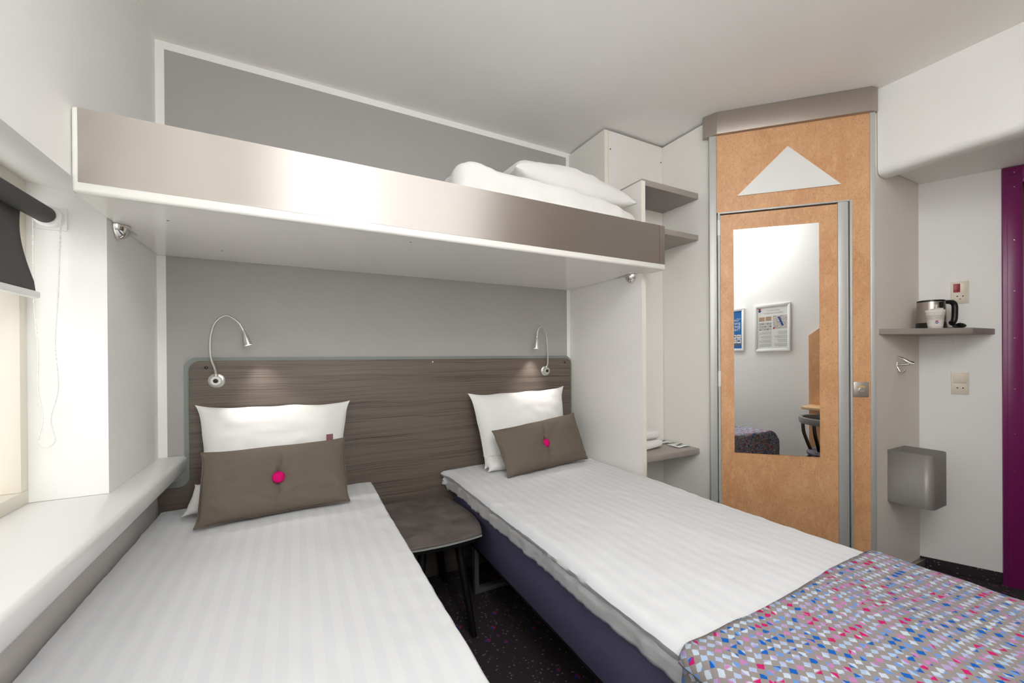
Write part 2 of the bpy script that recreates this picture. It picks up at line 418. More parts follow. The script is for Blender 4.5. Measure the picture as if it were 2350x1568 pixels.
# bathroom wall on the diagonal
sd = Vector((1, -1, 0)).normalized(); so = Vector((-1, -1, 0)).normalized()
MD = frame3((2.583, -.733, 0), sd, so, (0, 0, 1))      # local: x along, y out into the room, z up
def dbox(*a, **k): return box(*a, M=MD, **k)
bm = bmesh.new(); add_box(bm, 0, .698, -.05, 0, 1.992, 2.53, M=MD); add_box(bm, .623, .698, -.05, 0, 0, 1.9915, M=MD)
structure(obj('wall_bathroom', bm, 'burl', smooth=0), 'orange burl bathroom partition set diagonally')
structure(obj('trim_1', dbox(-.038, -.001, -.03, .004, 0, 2.45, bev=.003), 'alu'))
structure(obj('trim_2', dbox(.698, .722, -.03, .005, 0, 2.45, bev=.003), 'alu'))
bm = prism([(-.066, -.01, 2.418), (-.002, .024, 2.418), (.700, .024, 2.418), (.732, .006, 2.418), (.732, -.03, 2.418), (-.066, -.03, 2.418)], (0, 0, .120), bev=.0015, M=MD)
structure(obj('trim_3', bm, 'alu2'), 'brushed metal header strip over the orange partition')
structure(obj('trim_4', dbox(.004, .613, -.02, .004, 1.984, 1.992, bev=.001), 'alu'))
bm = dbox(.613, .6235, -.03, .006, 0, 1.99, bev=.002)
structure(obj('trim_5', bm, 'alu'))
d1 = sempty('door_1', tuple(MD @ Vector((.3, 0, 0))), 'orange burl bathroom door with a tall mirror')
obj('door_leaf', dbox(.017, .560, -.035, 0, .004, 1.976), 'burl', d1, smooth=0)
bm = dbox(.560, .598, -.04, .010, .004, 1.982, bev=.002); add_box(bm, .598, .606, -.04, .004, .004, 1.982, .001, M=MD)
obj('door_edge_profile', bm, 'alu', d1)
bm = lathe([(.0075, 0), (.0075, 1.98)], 16, MD @ T(.009, .002, .004))
obj('hinge_profile', bm, 'alu', d1)
for z0 in (1.865, 1.03, .25):
    obj('hinge', lathe([(.0082, 0), (.0082, .085)], 16, MD @ T(.009, .002, z0)), 'whiteplastic', d1)
obj('mirror', dbox(.0815, .479, .0005, .0045, .669, 1.888), 'mirror', d1, smooth=0)
# triangle
bm = prism([(.0998, .0006, 2.072), (.577, .0006, 2.074), (.340, .0006, 2.307)], (0, .006, 0), M=MD)
tag(obj('triangular_plaque', bm, 'whiteplastic', smooth=0), 'plain white triangular plaque on orange burl panel above the mirrored door', 'sign')
lk = thing('door_lock', tuple(MD @ Vector((.658, 0, 1.02))), 'square steel occupancy lock on the orange strip beside the mirrored door', 'lock')
obj('lock_plate', dbox(.626, .6905, .0005, .005, .985, 1.062, bev=.002), 'satin', lk)
obj('indicator', prism([MD @ Vector((.658 + .022 * math.cos(a), .0051, 1.022 + .022 * math.sin(a))) for a in [math.radians(x) for x in range(35, 150, 8)]] + [MD @ Vector((.658 + .014 * math.cos(a), .0051, 1.022 + .014 * math.sin(a))) for a in [math.radians(x) for x in range(147, 34, -8)]], so * .0006), 'desk', lk)
obj('lock_knob', lathe([(.013, 0), (.013, .005), (.011, .007), (.006, .007), (.0055, .004), (.003, .004), (.0025, .006), (0, .006)], 24, MD @ T(.658, .005, 1.02) @ Matrix.Rotation(-PI / 2, 4, 'X')), 'satin', lk)

# alcove panel, beam, entrance wall
structure(obj('wall_alcove', box(3.103, 3.64, -1.24, -1.215, .0, H), 'greige', smooth=0))
structure(obj('trim_6', box(3.11, 3.625, -1.262, -1.2405, 0, .052, bev=.002), 'alu2'))
bm = bmesh.new()
prism([(3.12, -1.243, 2.545), (3.12, -1.243, 2.14), (3.127, -1.243, 2.118), (3.15, -1.243, 2.106), (3.205, -1.243, 2.106), (3.205, -1.243, 2.158), (4.6, -1.243, 2.158), (4.6, -1.243, 2.545)], (0, -1.42, 0), bm=bm)
structure(obj('ceiling_beam', bm, 'wall', smooth=50), 'white boxed beam dropping from the ceiling over the entrance')
ea = math.radians(-65.3); ed = Vector((math.cos(ea), math.sin(ea), 0)); eo = Vector((ed.y, -ed.x, 0))
ME = frame3((3.622, -1.24, 0), ed, eo, (0, 0, 1))
def ebox(*a, **k): return box(*a, M=ME, **k)
structure(obj('wall_entrance', ebox(-.02, .306, -.08, 0, 0, 2.17), 'wall', smooth=0))
structure(obj('baseboard_entrance', ebox(.0, .312, .0005, .008, 0, .063, bev=.002), 'carpet'))
d2 = sempty('door_2', tuple(ME @ Vector((.8, 0, 0))), 'dark entrance door in a purple steel frame')
bm = bmesh.new()
add_box(bm, .306, .374, -.10, .012, 0, 2.155, .004, M=ME)
add_box(bm, 1.24, 1.31, -.10, .012, 0, 2.155, .004, M=ME)
add_box(bm, .372, 1.242, -.10, .012, 2.095, 2.155, .004, M=ME)
fr = obj('door_frame', bm, 'purple', d2)
bm = bmesh.new()
add_box(bm, .323, .374, -.05, .0145, 0, 2.105, .001, M=ME); add_box(bm, 1.24, 1.293, -.05, .0145, 0, 2.105, .001, M=ME)
add_box(bm, .374, 1.24, -.05, .0145, 2.07, 2.105, .001, M=ME)
obj('door_stop', bm, 'purple', d2)
for z in (.02, .30, .60, .79, 1.02, 1.28, 1.52, 1.78, 2.05, 2.125):
    obj('screw', lathe([(0, 0), (.003, 0), (.0025, .0012), (0, .0016)], 10, aim(ME @ Vector((.346, .0145 if z < 2.1 else .012, z)), eo)), 'chrome', fr)
obj('door_leaf', ebox(.380, 1.236, -.06, -.02, .005, 2.065, bev=.002), 'doorwood', d2)
structure(obj('wall_corner', ebox(1.312, 1.62, -.08, 0, 0, 2.17), 'wall', smooth=0))

# ------------------------------------------------------------------ headboard
hb = thing('headboard', (1.05, 0, 0), 'dark wood-grain headboard panel spanning the wall behind both beds', 'headboard')
def hb_outline(x0, zb, zt, x1, r, xl):
    pts = [(xl, 0.0), (xl, zb)]
    pts += [(x0 - r + r * math.sin(a), zb + r - r * math.cos(a)) for a in [math.radians(k) for k in range(0, 91, 15)]] if xl < x0 - r else [(x0, zb)]
    pts += [(x0 + r - r * math.cos(a), zt - r + r * math.sin(a)) for a in [math.radians(k) for k in range(0, 91, 15)]]
    pts += [(x1 - r + r * math.sin(a), zt - r + r * math.cos(a)) for a in [math.radians(k) for k in range(0, 91, 15)]]
    pts += [(x1, 0.0)]
    return pts
obj('backing_board', prism([(x, -.001, z) for x, z in hb_outline(.090, .675, 1.207, 2.1095, .045, .002)], (0, -.010, 0)), 'edgegreen', hb, smooth=30)
obj('veneer_panel', prism([(x, -.0112, z) for x, z in hb_outline(.108, .655, 1.191, 2.103, .04, .003)], (0, -.010, 0), bev=.001, seg=1), 'lam', hb, smooth=30)
for x, z, m in ((.168, 1.163, 'black'), (1.175, 1.176, 'whiteplastic'), (2.055, 1.163, 'black')):
    obj('screw_cap', lathe([(0, 0), (.007 if m == 'black' else .004, 0), (.006 if m == 'black' else .003, .002), (.002, .0035), (0, .0035)], 16, aim((x, -.0212, z), (0, -1, 0))), m, hb)

# ------------------------------------------------------------------ reading lamps
def reading_lamp(bx, bz, path, head_dir, label):
    t = thing('reading_lamp', (bx, -.0215, bz), label, 'lamp', 'reading lamps on the headboard')
    by = -.0215
    obj('wall_base', lathe([(0, 0), (.031, 0), (.031, .004), (.027, .007), (.021, .008), (.021, .022), (.019, .024), (0, .024)], 40, aim((bx, by, bz), (0, -1, 0))), 'satin', t)
    obj('switch_button', lathe([(0, .0), (.0095, 0), (.009, .004), (.006, .005), (0, .004)], 24, aim((bx, by - .0242, bz), (0, -1, 0))), 'black', t)
    P = [Vector((bx, by - .014, bz + .020))] + [Vector(p) for p in path]
    obj('gooseneck', tube(P, .0048, 12, 10), 'satin', t)
    obj('collar', lathe([(0, 0), (.0085, 0), (.0075, .012), (0, .012)], 20, aim((bx, by - .014, bz + .019), (0, 0, 1))), 'satin', t)
    e = P[-1]; d = Vector(head_dir).normalized()
    hd = obj('lamp_head', lathe([(0, -.004), (.0055, -.004), (.0075, .002), (.012, .026), (.016, .050), (.017, .060), (.0155, .061), (.0145, .056), (0, .056)], 28, aim(e, d)), 'satin', t)
    obj('lamp_lens', lathe([(0, .0565), (.0142, .0565), (.010, .059), (0, .0595)], 24, aim(e, d)), emit('lamp_glow', (1, .96, .9, 1), 6), hd)
    ld = bpy.data.lights.new('reading_spot', 'SPOT'); ld.energy = 5.0; ld.spot_size = math.radians(80); ld.spot_blend = .9; ld.shadow_soft_size = .012; ld.color = (1, .97, .93)
    lo = bpy.data.objects.new('reading_spot', ld); COL.objects.link(lo)
    lo.matrix_world = aim(e + d * .066, -d)
reading_lamp(.205, 1.105, [(.203, -.045, 1.155), (.19, -.055, 1.21), (.190, -.06, 1.29), (.208, -.065, 1.355), (.247, -.07, 1.387), (.290, -.075, 1.360), (.312, -.078, 1.318)], (.28, -.08, -1), 'reading lamp with tall curved gooseneck over the bed by the window')
reading_lamp(1.903, 1.112, [(1.907, -.045, 1.16), (1.900, -.055, 1.23), (1.890, -.06, 1.32), (1.868, -.065, 1.372), (1.843, -.068, 1.386), (1.822, -.07, 1.362), (1.812, -.072, 1.312)], (-.10, -.05, -1), 'reading lamp with curved gooseneck over the bed beside the wardrobe')

# ------------------------------------------------------------------ bunk
FY = -.735
bk = thing('upper_bunk', (1.05, -.37, 1.637), 'white wall-mounted upper bunk with a brushed steel front edge', 'bunk bed')
bm = prism([(.004, -.003, 1.637), (2.108, -.003, 1.637), (2.108, -.6405, 1.637), (2.176, -.6405, 1.637), (2.176, FY + .012, 1.637), (.004, FY + .012, 1.637)], (0, 0, .022))
obj('bunk_tray', bm, 'gloss', bk, smooth=0)
bm = box(.002, 2.178, FY, FY + .022, 1.637, 1.862, .009, 3)
obj('front_board', bm, 'gloss', bk)
bm = bmesh.new(); uvl = bm.loops.layers.uv.new('UVMap')
def fascia(x0, x1):
    t = bmesh.new(); add_box(t, x0, x1, FY - .0016, FY - .0001, 1.664, 1.858)
    u = t.loops.layers.uv.new('UVMap')
    for f in t.faces:
        for l in f.loops: l[u].uv = (l.vert.co.x, l.vert.co.z)
    return t
obj('steel_fascia', fascia(.016, 2.132), 'fascia', bk, smooth=0)
obj('steel_fascia', fascia(2.1335, 2.170), 'fascia', bk, smooth=0)
bm = bmesh.new()
for x, y in ((.16, -.56), (.25, -.2), (.9, -.66), (2.0, -.6), (2.09, -.14)): obj('screw_head', lathe([(0, 0), (.004, 0), (.003, .0008), (0, .0008)], 10, aim((x, y, 1.637), (0, 0, -1))), 'ink', bk)
def bunk_clip(x, y, sx, label):
    r = .038; t = bmesh.new()
    bmesh.ops.create_uvsphere(t, u_segments=32, v_segments=24, radius=1)
    bmesh.ops.bisect_plane(t, geom=t.verts[:] + t.edges[:] + t.faces[:], plane_co=(0, 0, 0), plane_no=(0, 0, 1), clear_outer=True)
    bmesh.ops.bisect_plane(t, geom=t.verts[:] + t.edges[:] + t.faces[:], plane_co=(0, 0, 0), plane_no=(-sx, 0, 0), clear_outer=True)
    bmesh.ops.holes_fill(t, edges=t.edges[:])
    bmesh.ops.transform(t, matrix=T(x, y, 1.635) @ Matrix.Diagonal((.034, r, .045, 1)), verts=t.verts)
    th = thing('bunk_bracket', (x, y, 1.6), label, 'bracket', 'chrome brackets under the bunk')
    obj('bracket_dome', t, 'chrome', th)
    obj('bracket_plate', box(min(x, x + sx * .022), max(x, x + sx * .022), y - .03, y + .11, 1.6345, 1.6365, .0005), 'satin', th)
bunk_clip(.0015, -.425, 1, 'chrome dome bracket holding the bunk against the window wall')
bunk_clip(2.1119, -.565, -1, 'chrome dome bracket holding the bunk against the wardrobe side')
tag(obj('wall_peg', tube([(.002, -.10, 2.005), (.02, -.10, 2.005), (.03, -.10, 2.015), (.03, -.10, 2.07)], .008, 10), 'whiteplastic'), 'small white peg on the wall above the bunk end by the window', 'hook')

# ------------------------------------------------------------------ soft things
def nz(x, y, z): return noise.noise(Vector((x, y, z)))
def path2(pts, r, step):
    """open polyline with rounded corners, sampled: list of (a, b, arclength)"""
    out = []
    pts = [Vector(p) for p in pts]
    dense = [pts[0]]
    for i in range(1, len(pts) - 1):
        p, q, s = pts[i - 1], pts[i], pts[i + 1]
        d1 = (p - q).normalized(); d2 = (s - q).normalized(); rr = min(r, (p - q).length * .49, (s - q).length * .49)
        a = q + d1 * rr; b = q + d2 * rr
        for k in range(9):
            t = k / 8; dense.append((1 - t) ** 2 * a + 2 * t * (1 - t) * q + t * t * b)
    dense.append(pts[-1])
    L = [0]
    for a, b in zip(dense, dense[1:]): L.append(L[-1] + (b - a).length)
    n = max(2, int(L[-1] / step)); j = 0
    for k in range(n + 1):
        s = L[-1] * k / n
        while j < len(L) - 2 and L[j + 1] < s: j += 1
        f = (s - L[j]) / max(L[j + 1] - L[j], 1e-9)
        p = dense[j].lerp(dense[j + 1], min(max(f, 0), 1)); out.append((p.x, p.y, s))
    return out
def drape(x0, x1, yh, yf, zt, zl, zr, zh, zf, r=.045, step=.016, seed=0, amp=.006, fold=.006, crown=.012, shape=None, off=0.0, rf=None):
    A = path2([(x0 + .015 - off, zl), (x0 - off, zt - .03), (x0 - off, zt + off), (x1 + off, zt + off), (x1 + off, zt - .03), (x1 - .005 + off, zr)], r, step)
    B = path2([(yh + off, zh), (yh + off, zt + off), (yf - off, zt + off), (yf - off, zf)], r * 1.2, step * 1.3) if zh is not None else path2([(yh, zt + off), (yf - off, zt + off), (yf - off, zf)], rf or r * 1.2, step * 1.3)
    bm = bmesh.new(); uvl = bm.loops.layers.uv.new('UVMap'); G = []; U = []
    xc = (x0 + x1) / 2; hw = (x1 - x0) / 2
    for (y, zb, v) in B:
        row = []; ur = []
        for (x, za, u) in A:
            d = zt + off - zb
            z = za - max(0, d - max(0, (zt + off - za))) if za > zb else za
            tp = max(0.0, 1 - (zt + off - min(za, zb)) / .06)
            z += crown * tp * (1 - ((x - xc) / hw) ** 2)
            side = 1 - tp
            px, py = x, y
            z += tp * amp * (nz(x * 3 + seed, y * 2.2, 1) + .5 * nz(x * 9 + seed, y * 4, 2) + .45 * abs(nz(x * 14 + y * 5 + seed, y * 5 - x * 2, 3)))
            edge = max(0, 1 - (hw - abs(x - xc)) / .16)
            z += tp * amp * .8 * edge * abs(nz(x * 8 + y * 9, y * 14 + seed, 21))
            if za < zt - .02:
                sgn = -1 if x < xc else 1
                px += sgn * fold * side * (nz(y * 17 + seed, z * 5, 5) + .8 * nz(y * 38 + z * 20, z * 9, 6 + seed) + .5 * abs(nz(y * 70 + z * 30, z * 12, 8 + seed)))
            if zb < zt - .02:
                py += fold * side * (nz(x * 15 + seed, z * 4, 8)) * (1 if y > (yh + yf) / 2 else -1)
            if shape: px, py, z = shape(px, py, z, tp)
            row.append(bm.verts.new((px, py, z))); ur.append((u, v))
        G.append(row); U.append(ur)
    for j in range(len(G) - 1):
        for i in range(len(A) - 1):
            f = bm.faces.new((G[j][i], G[j][i + 1], G[j + 1][i + 1], G[j + 1][i]))
            for l, (jj, ii) in zip(f.loops, ((j, i), (j, i + 1), (j + 1, i + 1), (j + 1, i))): l[uvl].uv = U[jj][ii]
    bmesh.ops.recalc_face_normals(bm, faces=bm.faces)
    if sum(q.normal.z * q.calc_area() for q in bm.faces) < 0: bmesh.ops.reverse_faces(bm, faces=bm.faces)
    return bm
def solid(o, th, off=-1):
    m = o.modifiers.new('thickness', 'SOLIDIFY'); m.thickness = th; m.offset = off; return o

def bed(x0, x1, y0, y1, label, sled):
    t = thing('bed', ((x0 + x1) / 2, (y0 + y1) / 2, 0), label, 'bed', 'single beds')
    obj('bed_base', box(x0, x1, y1, y0, .262, .452, .012, 3), 'navy', t)
    obj('base_underside', box(x0 + .02, x1 - .02, y1 + .02, y0 - .02, .235, .262), 'underbed', t, smooth=0)
    obj('mattress', box(x0 + .01, x1 - .01, y1 + .01, y0 - .01, .453, .545, .02, 3), 'linen', t)
    for ya in (y0 - .23, y1 + .25):
        bm = bmesh.new()
        add_box(bm, x0 + .022, x0 + .044, ya - .02, ya + .02, .0, .235, .002); add_box(bm, x1 - .044, x1 - .022, ya - .02, ya + .02, .0, .235, .002)
        add_box(bm, x0 + .044, x1 - .044, ya - .02, ya + .02, .0, .022, .002)
        obj('sled_leg', bm, 'steelleg', t)
    return t
bed(.035, .820, -.045, -2.05, 'single bed with striped white duvet beneath the window sill', 0)
bed(1.282, 2.10, -.045, -2.09, 'single bed with navy base and confetti coverlet beside the wardrobe', 1)

def lshape(x, y, z, tp):
    # corner by the headboard is tucked in
    return x, y, z
o = obj('duvet', drape(.016, .846, -.033, -2.085, .572, .44, .43, .50, .40, seed=3, amp=.007, fold=.006, step=.011, crown=.008, shape=lshape), 'duvet')
tag(solid(o, .018), 'smooth white striped duvet on the bed below the window', 'duvet', 'duvets')
def rshape(x, y, z, tp):
    k = math.exp(-((y + .03) / .07) ** 2) * max(0, 1 - (x - 1.24) / .12) * (.3 + .7 * tp)
    if x < 1.36: x -= .035 * k; z += .004 * k
    if x < 1.36:   # seam ridge that stands out along the long edge
        x -= .012 * math.exp(-((z - .558 - .004 * nz(y * 3, 1, 1)) / .012) ** 2) * (1 + .5 * nz(y * 5, 0, 3)) - .006 * math.exp(-((z - .532) / .008) ** 2)
    return x, y, z
o = obj('duvet', drape(1.245, 2.096, -.034, -2.095, .578, .470, .46, .50, .42, seed=11, amp=.008, fold=.008, step=.010, crown=.012, shape=rshape), 'duvet')
tag(solid(o, .018), 'white duvet partly under the confetti-checked coverlet', 'duvet', 'duvets')
def cshape(x, y, z, tp):
    x2, y2, z2 = rshape(x, y, z, tp)
    if y < -1.62: z2 += tp * .006 * nz(x * 5, y * 9, 7)
    # foot corners hang with a soft round
    return x2, y2, z2
bmc = drape(1.245, 2.100, -1.612, -2.145, .578, .33, .30, None, .28, seed=11, amp=.008, fold=.007, rf=.13, crown=.012, shape=cshape, off=.011, step=.013)
for v in bmc.verts:     # the hem runs slightly askew
    if v.co.y > -1.75: v.co.y += .012 * math.sin(v.co.x * 7) * (v.co.y + 1.75) / .14
tag(solid(obj('bed_coverlet', bmc, 'coverlet'), .006), 'grey, blue and pink confetti-checked coverlet across the bed foot', 'bedspread')

def pillow(TL, TR, BL, BR, thick, seed, k=.07, n=34, pinch=None, sag=0, nrm=None, flat=.6, wr=.006, bot=1.0):
    TL, TR, BL, BR = [Vector(p) for p in (TL, TR, BL, BR)]
    N = ((TR - TL) + (BR - BL)).cross((TL - BL) + (TR - BR)); N.normalize()
    if nrm is not None and N.dot(Vector(nrm)) < 0: N = -N
    bm = bmesh.new(); F = {}; rim = []
    for side in (1, -1):
        for j in range(n + 1):
            for i in range(n + 1):
                if side < 0 and (i in (0, n) or j in (0, n)): continue
                u = 2 * i / n - 1; v = 2 * j / n - 1
                u = math.copysign(abs(u) ** .85, u); v = math.copysign(abs(v) ** .85, v)
                ue = u * (1 - k * (1 - abs(v) ** 5 + .35 * nz(v * 2.3 + seed, u, 11)) * abs(u) ** 2); ve = v * (1 - k * 1.15 * (1 - abs(u) ** 6 + .4 * nz(u * 2.6, seed, v + 13)) * abs(v) ** 2)
                a = (ue + 1) / 2; b = (ve + 1) / 2
                p = (BL.lerp(BR, a)).lerp(TL.lerp(TR, a), b)
                h = thick / 2 * max(0, (1 - abs(u) ** 2.6) * (1 - abs(v) ** 2.6)) ** flat
                h *= 1 + sag * (-v) * .5
                e = 1 - max(abs(u), abs(v))
                h += wr * min(1, e * 4) * (nz(u * 2.2 + seed, v * 2.2, side) + .6 * nz(u * 5, v * 5 + seed, side * 3))
                h += wr * .8 * min(1, e * 6) * abs(nz(u * 9 + seed, v * 3, 9)) * (abs(u) ** 3)
                if pinch:
                    r2 = (u * 1.75) ** 2 + v ** 2
                    h -= thick * .13 * math.exp(-r2 / .05) + thick * .08 * math.exp(-r2 / .3)
                    uu = u - .06 * v - .015 * math.sin(v * 6 + seed)
                    fade = math.exp(-(abs(v) - .15) ** 2 / .35)
                    h -= .014 * math.exp(-(uu / .028) ** 2) * fade - .006 * math.exp(-((uu - .09) / .07) ** 2) * fade * (abs(v) ** .5)
                    h -= .004 * math.exp(-((u * 1.2 - v * .6) / .09) ** 2) * math.exp(-r2 / .35) + .003 * math.exp(-((u * 1.4 + v * .5) / .08) ** 2) * math.exp(-r2 / .3)
                h = max(h, 0.0 if e < 1e-6 else .002) * (bot if side < 0 else 1)
                p = p + N * (h * side)
                # edge flutter
                if e < .02: p = p + N * (.004 * nz(u * 4 + seed, v * 4, 4))
                vt = bm.verts.new(p); F[(side, i, j)] = vt
                if side > 0 and (i in (0, n) or j in (0, n)): F[(-1, i, j)] = vt
    uvl = bm.loops.layers.uv.new('UVMap')
    for side in (1, -1):
        for j in range(n):
            for i in range(n):
                q = [F[(side, i, j)], F[(side, i + 1, j)], F[(side, i + 1, j + 1)], F[(side, i, j + 1)]]
                if side < 0: q = q[::-1]
                f = bm.faces.new(q)
                for l in f.loops: l[uvl].uv = (l.vert.co.x, l.vert.co.z)
    bmesh.ops.recalc_face_normals(bm, faces=bm.faces)
    rim = [F[(1, i, 0)].co.copy() for i in range(n)] + [F[(1, n, j)].co.copy() for j in range(n)] + [F[(1, i, n)].co.copy() for i in range(n, 0, -1)] + [F[(1, 0, j)].co.copy() for j in range(n, 0, -1)]
    c = F[(1, n // 2, n // 2)].co.copy()
    return bm, rim, c, N, F

front = (0, -1, .3)
def white_pillow(TL, TR, BL, BR, th, seed, label, lump=None, mark=None):
    base = (Vector(BL) + Vector(BR)) / 2
    t = thing('pillow', base, label, 'pillow', 'white pillows against the headboard')
    bm, rim, c, N, F = pillow(TL, TR, BL, BR, th, seed, k=.062, sag=.45, nrm=front, wr=.006, n=54)
    obj('pillow_body', bm, 'linen', t)
    if lump:
        bm2, *_ = pillow(*lump, .07, seed + 5, k=.12, n=18, nrm=front, wr=.006)
        obj('pillowcase_flap', bm2, 'linen', t)
    if mark:
        obj('sewn_label', prism([Vector(p) for p in mark], Vector((0, -.0015, 0))), 'tag', t, smooth=0)
white_pillow((.138, -.075, 1.006), (.744, -.07, .993), (.175, -.19, .592), (.705, -.19, .592), .15, 2.1, 'white pillow propped on the headboard above the window-side bed',
             lump=((.150, -.165, .70), (.30, -.19, .72), (.112, -.215, .588), (.33, -.23, .588)),
             mark=[(.628, -.2405, .835), (.655, -.2405, .836), (.655, -.2375, .866), (.628, -.2375, .865)])
white_pillow((1.352, -.09, .998), (1.998, -.085, 1.014), (1.405, -.19, .598), (1.955, -.19, .60), .15, 7.7, 'white pillow propped on the headboard near the wardrobe',
             lump=((1.40, -.18, .67), (1.60, -.21, .67), (1.40, -.245, .592), (1.60, -.26, .592)))
def cushion(TL, TR, BL, BR, th, seed, label):
    base = (Vector(BL) + Vector(BR)) / 2
    t = thing('cushion', base, label, 'cushion', 'taupe button cushions')
    bm, rim, c, N, F = pillow(TL, TR, BL, BR, th, seed, k=.035, pinch=True, nrm=front, flat=.5, wr=.006, n=100)
    obj('cushion_body', bm, 'cushion', t)
    obj('piping', tube(rim, .0028, 6, 0, closed=True), 'cushion', t)
    obj('button', lathe([(0, -.004), (.015, -.003), (.0225, .003), (.0225, .008), (.019, .0125), (.009, .0155), (0, .016)], 32, aim(c + N * .015, N)), 'button', t, label='magenta felt button')
cushion((.190, -.262, .838), (.703, -.245, .844), (.184, -.372, .588), (.712, -.345, .592), .11, 4.2, 'taupe cushion with magenta button on the window-side bed')
cushion((1.408, -.280, .815), (1.992, -.200, .86), (1.448, -.385, .594), (2.018, -.300, .602), .11, 9.3, 'taupe cushion with magenta button on the bed beside the wardrobe')

def blob(x0, x1, y0, y1, z0, z1, e=4, seed=0, amp=.01, n=40, freq=7, fold=None):
    bm = bmesh.new(); bmesh.ops.create_cube(bm, size=2); bmesh.ops.subdivide_edges(bm, edges=bm.edges[:], cuts=n, use_grid_fill=True)
    c = Vector(((x0 + x1) / 2, (y0 + y1) / 2, (z0 + z1) / 2)); s = Vector(((x1 - x0) / 2, (y1 - y0) / 2, (z1 - z0) / 2))
    for v in bm.verts:
        q = v.co; m = (abs(q.x) ** e + abs(q.y) ** e + abs(q.z) ** e) ** (1 / e)
        q = q / m; p = Vector((c.x + q.x * s.x, c.y + q.y * s.y, c.z + q.z * s.z))
        d = Vector((q.x, q.y, q.z)).normalized()
        a = amp * (nz(p.x * freq + seed, p.y * freq, p.z * freq) + .6 * nz(p.x * freq * 2.3, p.y * freq * 2.3 + seed, p.z * freq * 2.3) + .5 * abs(nz(p.x * 22 + seed, p.y * 9, p.z * 14)))
        p = p + d * a
        if fold: p = fold(p, q)
        p.z = max(p.z, z0)
        v.co = p
    bmesh.ops.recalc_face_normals(bm, faces=bm.faces); return bm
def ffold(p, q):
    # folded in layers: a crease runs round the slab, and the right end is lower
    if q.z > 0: p.z -= .050 * max(0, (p.x - 1.45) / .65) ** 1.3
    p.y += .016 * math.exp(-((p.z - 1.80) / .012) ** 2) * (1 if q.y < 0 else -1)
    if q.y < -.3: p.z += .03 * math.exp(-((p.x - 1.12) / .09) ** 2) * max(0, q.z)
    return p
tag(obj('folded_duvet', blob(1.075, 2.09, -.700, -.10, 1.661, 1.988, 7, 3, .016, 64, 4.5, ffold), 'linen'), 'folded white duvet lying on the wall bunk', 'duvet')
bm, *_ = pillow((1.40, -.20, 2.09), (2.085, -.20, 2.035), (1.350, -.665, 2.018), (2.06, -.66, 1.980), .23, 6.6, k=.05, n=60, nrm=(0, 0, 1), wr=.014, flat=.45, bot=.55)
tag(obj('pillow', bm, 'linen'), 'plump white pillow on top of the folded duvet on the bunk', 'pillow')

# ------------------------------------------------------------------ bedside table
bt = thing('bedside_table', (1.06, -.31, 0), 'small dark bedside table with black legs between the two beds', 'table')
def table_outline(s=1.0):
    pts = []
    c = [(-.165, .27), (-.195, .1), (-.205, -.05), (-.195, -.16), (-.165, -.262), (-.150, -.278), (-.08, -.288), (0, -.292), (.08, -.288), (.150, -.278), (.165, -.262), (.195, -.16), (.205, -.05), (.195, .1), (.165, .27)]
    return [(1.058 + x * s, -.307 + y * s) for x, y in c]
def ring(s, n=8):
    P = [Vector((x, y, 0)) for x, y in table_outline(s)]; return [(p.x, p.y) for p in smooth_path(P, 5)]
obj('tabletop', prism([(x, y, .433) for x, y in ring(1)], (0, 0, .008), bev=.001, seg=1), 'slate', bt, smooth=30)
obj('edge_band', prism([(x, y, .4255) for x, y in ring(1.002)], (0, 0, .0072)), 'table_edge', bt, smooth=30)
obj('apron', prism([(x, y, .405) for x, y in ring(.955)], (0, 0, .020)), 'blackleg', bt, smooth=30)
for fx, fy, tx, ty in ((1.182, -.575, 1.135, -.50), (.934, -.575, .981, -.50), (1.206, -.10, 1.150, -.13), (.91, -.10, .966, -.13)):
    obj('leg', tube([(fx, fy, .0), (fx + (tx - fx) * .5, fy + (ty - fy) * .5, .2), (tx, ty, .406)], lambda u: .013 + .006 * u, 16, 4), 'blackleg', bt)

# ------------------------------------------------------------------ roller blind
rb = thing('roller_blind', (-.12, -1.2, 1.615), 'charcoal roller blind with white bead chain rolled halfway at the window', 'blind')
obj('roller_tube', lathe([(.0, 0), (.024, 0), (.024, .835), (0, .835)], 32, aim((-.12, -1.38, 1.618), (0, 1, 0))), 'blind', rb)
bm = bmesh.new(); R_ = []
zs = [1.612 - .222 * k / 24 for k in range(25)]
def yedge(t): return -.605 - .035 * math.sin(PI * min(1, t * 1.15)) + .03 * t ** 3
for k, z in enumerate(zs):
    t = k / 24; yr = yedge(t); yl = -1.36 - (yr + .605) * .5
    xx = -.143 + .016 * t * t
    R_.append([bm.verts.new((xx + .012 * math.exp(-((1 - f) / .05)) * math.sin(PI * t), yl + (yr - yl) * f, z)) for f in [i / 30 for i in range(31)]])
for a, b in zip(R_, R_[1:]):
    for i in range(30): bm.faces.new((a[i], a[i + 1], b[i + 1], b[i]))
bl = obj('blind_fabric', bm, 'blind', rb); solid(bl, .0012, 0)
obj('bottom_bar', box(-.137, -.115, -1.37, -.578, 1.372, 1.391, .005, 3), 'whiteplastic', rb)
bm = box(-.152, -.085, -.5125, -.5065, 1.583, 1.65, .003)
lathe([(.031, 0), (.031, .018), (.026, .022), (0, .022)], 32, aim((-.12, -.513, 1.618), (0, -1, 0)), bm)
obj('end_bracket', bm, 'whiteplastic', rb)
obj('end_bracket', box(-.152, -.085, -1.40, -1.381, 1.583, 1.65, .003), 'whiteplastic', rb)
